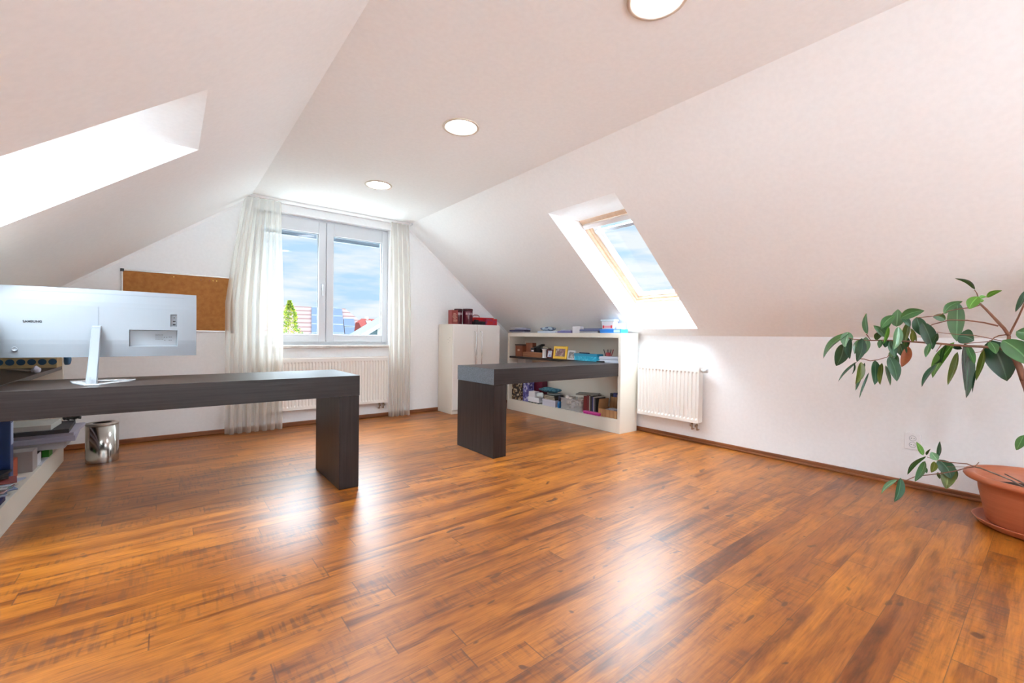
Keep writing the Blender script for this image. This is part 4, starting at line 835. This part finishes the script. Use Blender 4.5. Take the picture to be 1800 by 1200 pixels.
for k, (cn, cc) in enumerate(LETT):
    bm = bmesh.new(); rbox(bm, (-.72+R.uniform(-.02,.02), 3.43+R.uniform(-.04,.03), Z+.004+k*.0066), (.15+R.uniform(-.02,.02), .15, .005), rz=R.uniform(-.4,.4))
    item('letter', bm, colm('let%d' % k, cc), cn + [' envelope at the bottom of', ' letter low in', ' letter inside', ' envelope inside', ' card halfway up', ' envelope halfway up', ' letter high in', ' letter high in', ' card on top of'][k] + ' the heap under the black folders', 'letter', 'letters heaped in the lower left shelf', bevel=0)
item('notebook', Bx(-.78, -.645, 3.19, 3.28, Z, .158), colm('navyb', (.01,.015,.10)), 'navy notebook nearest the camera in the lower left shelf', 'notebook')
bm = bmesh.new(); rbox(bm, (-.86, 3.91, .30), (.11, .12, .012), rx=.2); rbox(bm, (-.87, 3.90, Z+.07), (.10, .10, .138)); item('storage_box', bm, colm('darkgrey_', (.04,.045,.06)), 'dark grey box with a slanting lid behind the grey brown carton', 'box', bevel=0)
# dotted box on the middle board of the left shelf
Z = .7308
e = thing('storage_box', (-.78, 4.55, Z), 'ochre cardboard box with rows of dark blue dots behind the monitor', 'box')
obj('box_body', Bx(-.934, -.634, 4.47, 4.66, Z, .86), noisy('ochre_card', (.42,.32,.16), (.36,.27,.13), (6,6,6), .7), e, bevel=.002)
bm = bmesh.new()
for j, z in enumerate((.774, .828)):
    for k in range(6):
        a = bmesh.ops.create_circle(bm, cap_ends=True, radius=.0215, segments=24, matrix=Matrix.Translation((-.655-k*.051, 4.4695, z)) @ Matrix.Rotation(math.pi/2, 4, 'X'))
obj('dot_print', bm, colm('bluedot', (.012,.065,.13), .5), e)
bm = bmesh.new(); lump(bm, (-.662, 4.02, Z+.019), (.018, .026, .023), 40, .4); item('tissue_pack', bm, colm('tissue', (.5,.52,.62)), 'crumpled white tissue pack behind the desk, under the dotted box', 'tissue', bevel=0)
bm = bmesh.new(); rbox(bm, (-.76, 4.18, Z+.005), (.03, .30, .008), rz=.5); item('ruler', bm, colm('rulerg', (.22,.19,.16)), 'grey wooden ruler lying slantwise below the dotted box', 'ruler', bevel=0)
bm = bmesh.new(); lump(bm, (-.618, 4.755, .775), (.022, .040, .05), 50, .12)
item('hanging_pouch', bm, colm('bluepouch', (.02,.10,.22), .6), 'dark blue cloth pouch hanging at the end panel of the left shelf', 'pouch', bevel=0, smooth=True)
# --- waste bin
bx, by, br = -.402, 4.55, .095
e = thing('waste_bin', (bx, by, 0), 'polished steel waste bin on the floor beside the left shelf', 'waste bin')
obj('bin_body', Lt([(0,.001), (br,.001), (br,.004), (br*1.005,.285), (br*.98,.285), (br*.975,.006), (0,.006)], (bx, by, 0), 64), M_steel, e, smooth=True)
obj('rim', Lt([(br*1.0,.283), (br*1.03,.286), (br*1.03,.296), (br*.6,.300), (br*.58,.296), (br*1.0,.288)], (bx, by, 0), 64), mat('steel_lid', (.42,.38,.34), .3, 1), e, smooth=True)
# ------------------------------------------------------------------ potted plant
PX, PY = 3.60, .03
M_terra = noisy('terracotta', (.50,.15,.065), (.44,.125,.052), (4,4,60), .45)
plant = thing('potted_plant', (PX, PY, 0), 'tall rubber plant in a terracotta pot in the corner by the right wall', 'plant')
pot = obj('pot', Lt([(0,.02), (.195,.02), (.205,.03), (.235,.19), (.238,.225), (.262,.243), (.285,.250), (.293,.262), (.290,.275), (.278,.281), (.262,.280), (.248,.272), (.232,.24), (.195,.035), (0,.035)], (PX, PY, 0), 72, 1, 1.04), M_terra, plant, smooth=True)
obj('saucer', Lt([(0,.001), (.215,.001), (.235,.012), (.252,.035), (.256,.040), (.250,.041), (.228,.016), (.2,.012), (0,.012)], (PX, PY, 0), 72, 1, 1.04), M_terra, plant, smooth=True)
bm = bmesh.new(); lathe(bm, [(.236,.20), (.17,.208), (.1,.212), (0,.215)], (PX, PY, 0), 48, 1, 1.04)
obj('soil', bm, noisy('soil', (.03,.018,.012), (.07,.045,.03), (60,60,60), .95, bump=1), plant, smooth=True)
M_bark = noisy('bark', (.17,.075,.045), (.27,.13,.08), (30,30,12), .8, bump=.4)
bm = bmesh.new(); tube(bm, [(PX, PY, .2), (PX+.01, PY+.01, .4), (PX-.04, PY+.04, .6), (3.51, .1, .76), (3.5, .113, .806)], .02, 10, .0145)
obj('trunk', bm, M_bark, plant, smooth=True)
for i, (P, r) in enumerate(BRANCHES):
    bm = bmesh.new(); x = 3.5
    pts = []
    for k, (y, z) in enumerate(P):
        pts.append((x+.004*math.sin(i*2+k*1.7)*(0 if i < 2 else 1), y, z))
    if i in (0,): pts = [(x, y, z) for y, z in P]
    tube(bm, pts, r*(1.3 if i == 4 else 1.1), 7, r*(.65 if i not in (0,1) else .9))
    obj('branch', bm, M_bark, plant, smooth=True)
bm = bmesh.new()
tube(bm, [(3.60,.08,.21), (3.52,.15,.27), (3.5,.26,.31), (3.5,.275,.31)], .004, 6); tube(bm, [(3.52,.05,.21), (3.46,.09,.27), (3.5,.17,.30)], .006, 6, .003); tube(bm, [(3.5,.0,.21), (3.43,.02,.28), (3.44,.09,.31)], .005, 6, .002)
tube(bm, [(3.5,.28,.311), (3.498,.265,.34)], .002, 5)
obj('dry_twig', bm, noisy('dry_twig', (.28,.20,.14), (.16,.11,.08), (30,30,30), .9), plant, smooth=True)
LEAFC = {'d': (.035,.10,.025), 'b': (.10,.26,.03), 'g': (.050,.150,.040), 'p': (.13,.27,.13), 't': (.035,.105,.050), 'k': (.014,.058,.022), 'o': (.11,.15,.025)}
def leafmat(k, c):
    m = mat('leaf_'+k, c, .26); b = m.node_tree.nodes['Principled BSDF']; t = m.node_tree
    tc = N(t, 'ShaderNodeTexCoord'); s = N(t, 'ShaderNodeSeparateXYZ'); LK(t, tc.outputs['UV'], s.inputs[0])
    ab = N(t, 'ShaderNodeMath', op='ABSOLUTE'); LK(t, s.outputs['X'], ab.inputs[0])
    mr = N(t, 'ShaderNodeMapRange'); mr.inputs['From Min'].default_value = .03; mr.inputs['From Max'].default_value = .09; LK(t, ab.outputs[0], mr.inputs[0])
    nz = N(t, 'ShaderNodeTexNoise'); nz.inputs['Scale'].default_value = 18; LK(t, tc.outputs['Object'], nz.inputs['Vector'])
    a = N(t, 'ShaderNodeMix', data_type='RGBA'); a.inputs[6].default_value = (*[q*.75 for q in c], 1); a.inputs[7].default_value = (*[q*1.25 for q in c], 1); LK(t, nz.outputs['Fac'], a.inputs['Factor'])
    x = N(t, 'ShaderNodeMix', data_type='RGBA'); x.inputs[6].default_value = (*[min(1, q*1.9+.05) for q in c], 1); LK(t, a.outputs[2], x.inputs[7]); LK(t, mr.outputs[0], x.inputs['Factor'])
    LK(t, x.outputs[2], b.inputs['Base Color']); return m
def leaf(bm, B, T, W, arch, mi, seed, curl=.25):
    R = random.Random(seed); B = Vector(B); T = Vector(T); ax = T-B; L = ax.length; d = ax.normalized()
    view = Vector((-.985, -.17, 0)); W *= 1.28; side = d.cross(view).normalized(); nrm = side.cross(d).normalized()
    Wt = max(W, min(.40*L, W*2.2)); ang = math.acos(min(1, W/Wt)) * R.choice((-1, 1))
    s2 = side*math.cos(ang) + nrm*math.sin(ang); n2 = s2.cross(d).normalized()
    if n2.dot(view) < 0 and R.random() < .8: n2 = -n2; s2 = -s2
    n = 12; uvl = bm.loops.layers.uv.verify(); rows = []
    upv = side if side.z > 0 else -side
    for i in range(n+1):
        t = i/n
        wd = Wt/2 * (math.sin(math.pi*min(1, t*1.0)**.85)**.75 if 0 < t < 1 else 0.02) * (1-.12*t)
        if t > .93: wd = min(wd, Wt*.10*(1-t)/.07+.0006)
        c = B + d*L*t + upv*arch*math.sin(math.pi*t) + n2*(-.03*L*math.cos(math.pi*t))
        row = []
        for u in (-1, -.55, 0, .55, 1):
            row.append((bm.verts.new(c + s2*wd*u + n2*(abs(u)**1.4)*wd*curl), u, t))
        rows.append(row)
    for A, Bb in zip(rows, rows[1:]):
        for k in range(4):
            q = (A[k], A[k+1], Bb[k+1], Bb[k]); f = bm.faces.new([v[0] for v in q]); f.material_index = mi; f.smooth = True
            for lp, v in zip(f.loops, q): lp[uvl].uv = (v[1], v[2])
keys = list(LEAFC); bm = bmesh.new()
for i, (x, by_, bz_, ty_, tz_, w_, k, ar) in enumerate(LEAVES):
    Rr = random.Random(i+100)
    leaf(bm, (x, by_, bz_), (x+Rr.uniform(-.03,.03), ty_, tz_), w_, ar, keys.index(k), i)
# leaves of the crown above and beyond the picture, so the shade on the wall is right
Rr = random.Random(77)
for i in range(26):
    b_ = Vector((3.45+Rr.uniform(-.15,.06), Rr.uniform(-.35,.02), Rr.uniform(1.0,1.32))); a_ = Rr.uniform(0, 6.28)
    t_ = b_ + Vector((math.cos(a_)*.09, math.sin(a_)*.09-.03, Rr.uniform(-.14,.03)))
    if t_.y > .04: t_.y = .04
    leaf(bm, b_, t_, .055, .01, Rr.randrange(len(keys)), 500+i)
fol = obj('foliage', bm, [leafmat(k, c) for k, c in LEAFC.items()], plant)
for pp, r_ in (([(3.5,.113,.8), (3.5,.02,1.0), (3.48,-.1,1.15), (3.45,-.25,1.30)], .009), ([(3.51,.10,.77), (3.5,.0,.95), (3.48,-.15,1.05), (3.46,-.3,1.1)], .007)):
    bm = bmesh.new(); tube(bm, pp, r_, 8, .003); obj('branch', bm, M_bark, plant, smooth=True)
bm = bmesh.new(); leaf(bm, (3.5,.566,.969), (3.505,.596,.843), .040, -.006, 0, 3, .5); tube(bm, [(3.5,.56,.992), (3.5,.566,.969)], .0015, 5)
obj('dead_leaf', bm, noisy('dead_leaf', (.30,.085,.02), (.22,.05,.015), (30,30,30), .6), plant)
def omat(n, c, r=.9): return mat('o_'+n, c, r, 0, 0)
# ------------------------------------------------------------------ outside the window
struct('ground', Bx(-90, 120, 5.6, 120, -4.2, -4), noisy('lawn_ground', (.185,.185,.165), (.22,.22,.20), (1,1,1), .9), 'dull green ground around the houses far below the window')
struct('ground', Bx(-90, 120, -90, 5.6, -4.2, -4), noisy('bounce_ground', (.52,.53,.54), (.58,.59,.60), (1,1,1), .9), 'unseen pale yard added below the glazed doors to bounce daylight inside')  # second ground is an added pale reflector, throws daylight up to the ceiling
def tiles(name, c1, c2, s):
    m = mat(name, c1, .9, 0, 0); t = m.node_tree; b = t.nodes['Principled BSDF']; tc = N(t, 'ShaderNodeTexCoord')
    wv = N(t, 'ShaderNodeTexWave', wave_type='BANDS', bands_direction='Z', wave_profile='SAW'); wv.inputs['Scale'].default_value = s; wv.inputs['Distortion'].default_value = .4; wv.inputs['Detail'].default_value = 1
    LK(t, tc.outputs['Object'], wv.inputs['Vector']); r = N(t, 'ShaderNodeValToRGB'); r.color_ramp.elements[0].color = (*c2, 1); r.color_ramp.elements[0].position = .05; r.color_ramp.elements[1].color = (*c1, 1); r.color_ramp.elements[1].position = .4
    LK(t, wv.outputs['Fac'], r.inputs[0]); LK(t, r.outputs[0], b.inputs['Base Color']); return m
house = thing('house', (6, 27, -4), 'house with a pale pink tiled roof carrying solar panels', 'house')
zr = lambda y: 2.44 - (25-y)*.75
bm = bmesh.new()
v = [bm.verts.new(q) for q in ((-6, 25, 2.44), (7.75, 25, 2.44), (9.5, 22, zr(22)), (-8, 22, zr(22)), (7.75, 27, 2.4), (-6, 27, 2.4), (9.5, 30, zr(22)), (-8, 30, zr(22)))]
bm.faces.new((v[0], v[1], v[2], v[3])); bm.faces.new((v[0], v[1], v[4], v[5])); bm.faces.new((v[4], v[5], v[7], v[6])); bm.faces.new((v[1], v[2], v[6], v[4])); bm.faces.new((v[0], v[3], v[7], v[5])); bm.faces.new((v[2], v[3], v[7], v[6]))
obj('roof', bm, tiles('pink_tiles', (.050,.036,.0355), (.026,.015,.014), 1.45), house)
obj('house_wall', Bx(-7.5, 9.2, 22.5, 29.5, -4, .15), omat('renderwall', (.7,.68,.62)), house)
M_pv = mat('solar_cells', (.019,.024,.035), .8, 0, 0)
def pv(x0, x1, y0, y1):
    bm = bmesh.new(); n_ = Vector((0,-.6,.8))
    v = [bm.verts.new(Vector((x+(y-25)*.235, y, zr(y))) + n_*h) for x in (x0, x1) for y in (y0, y1) for h in (.05, .10)]
    for f in ((0,1,3,2),(4,6,7,5),(0,4,5,1),(2,3,7,6),(0,2,6,4),(1,5,7,3)): bm.faces.new([v[i] for i in f])
    p = obj('solar_panel', bm, M_pv, house)
    bm = bmesh.new()
    for y in (y0, y1): 
        v = [bm.verts.new(Vector((x+(yy-25)*.235, yy, zr(yy))) + n_*.105) for x, yy in ((x0, y-.012), (x1, y-.012), (x1, y+.012), (x0, y+.012))]; bm.faces.new(v)
    obj('panel_frame', bm, omat('alu_frame', (.05,.055,.06)), p)
for j in range(4):
    ya = 24.87-j*.62
    for x0 in (5.98, 6.78):
        sh = -j*.0
        if j < 4: pv(x0, x0+.78, ya-.6, ya)
    if j >= 1 and j < 4: pv(7.60, 8.16, ya-.72, ya-.15)
h2 = thing('house', (7, 21, -4), 'red roofed house with a white framed skylight and grey gable', 'house')
K = 20/32.
zq = lambda y: 1+(2.15-1)*K - (31.8*K-y)*.75
bm = bmesh.new(); yr = 31.8*K
q = [(11.10*K, yr), (20*K, yr), (22*K, yr-4), (10.72*K, yr-4), (10.72*K, yr-.25)]
v = [bm.verts.new((x, y, zq(y))) for x, y in q]; bm.faces.new(v)
v2 = [bm.verts.new((x, yr+(yr-y)*.35+.1, zq(y))) for x, y in q]; bm.faces.new(v2)
for i in range(5): bm.faces.new((v[i], v[(i+1) % 5], v2[(i+1) % 5], v2[i]))
obj('roof', bm, omat('red_roof', (.040,.011,.010)), h2)
bm = bmesh.new()
for (x0, x1, y0, y1, h) in ((11.27*K, 11.62*K, 31.15*K, 31.55*K, .04),):
    n_ = Vector((0,-.6,.8)); v = [bm.verts.new(Vector((x, y, zq(y))) + n_*hh) for x in (x0, x1) for y in (y0, y1) for hh in (-.02, h)]
    for f in ((0,1,3,2),(4,6,7,5),(0,4,5,1),(2,3,7,6),(0,2,6,4),(1,5,7,3)): bm.faces.new([v[i] for i in f])
obj('skylight', bm, omat('skylight_white', (.06,.065,.07), .3), h2)
obj('chimney', Bx(11.40*K, 11.52*K, yr-.05, yr+.15, 1.5, 1.80), omat('chimney', (.35,.3,.28)), h2)
obj('house_wall', Bx(10.9*K, 20*K, yr-3.0, yr+1.1, -4, -.7), omat('hwall', (.6,.6,.6)), h2)
G = 16/26.; gy = 16.0
bm = bmesh.new(); gx = lambda x: x*G; gz = lambda z: 1+(z-1)*G
def slab(bm, pts, y0, y1):
    a = [bm.verts.new((x, y0, z)) for x, z in pts]; b = [bm.verts.new((x, y1, z)) for x, z in pts]
    bm.faces.new(a); bm.faces.new(b)
    for i in range(len(a)): bm.faces.new((a[i], a[(i+1) % len(a)], b[(i+1) % len(a)], b[i]))
slab(bm, [(gx(8.2), gz(.42)), (gx(10.43), gz(1.80)), (gx(11.6), gz(2.52)), (gx(11.6), gz(2.40)), (gx(10.43), gz(1.68)), (gx(8.25), gz(.32))], gy-.25, gy+.1)
gb = obj('gable_trim', bm, omat('fascia_white', (.10,.10,.105)), h2)
bm = bmesh.new(); slab(bm, [(gx(8.6), gz(.5)), (gx(11.6), gz(2.36)), (gx(14), gz(1)), (gx(14), -4), (gx(8.6), -4)], gy, gy+2.0); obj('gable_wall', bm, omat('gable_teal', (.035,.05,.055)), h2)
bm = Bx(gx(10.0), gx(11.2), gy-.02, gy+.01, gz(-.6), gz(1.36)); obj('gable_window', bm, omat('gable_white', (.13,.135,.13)), h2)
# conifer
tr = thing('conifer_tree', (2.38, 12, -4), 'yellow-green pointed conifer outside the window', 'tree')
bm = bmesh.new(); R = random.Random(9)
def prof(z):      # radius by height
    t = (1.80-z)
    return .015+.075*min(t, .25)/.25 + max(0, t-.22)*.30
for k in range(5200):
    z = 1.80 - 5.2*R.random()**1.6; r = prof(z)*(.55+.45*R.random())
    lob = 1+.28*math.sin(z*9+R.uniform(-.4,.4)) ; a = R.uniform(0, 6.283); r = r*(lob+.22*math.sin(a*3+z*4))
    c = Vector((2.38+r*math.cos(a)+.02*math.sin(z*6), 12+r*math.sin(a), z)); s = R.uniform(.018, .04)*(1.0 if z > .3 else 1.8)
    d = Vector((math.cos(a), math.sin(a), R.uniform(.2,1.4))).normalized(); sd = d.cross(Vector((R.uniform(-1,1), R.uniform(-1,1), R.uniform(-1,1)))).normalized()
    f = bm.faces.new([bm.verts.new(c+sd*s*.5), bm.verts.new(c+d*s*1.4), bm.verts.new(c-sd*s*.5)]); f.material_index = 0 if R.random() < .6 else 1
obj('foliage', bm, [omat('conifer_gold', (.11,.12,.014)), omat('conifer_green', (.022,.060,.010))], tr)
bm = bmesh.new(); tube(bm, [(2.38,12,-4), (2.38,12,1.2)], .12, 8, .02); obj('trunk', bm, M_bark, tr)
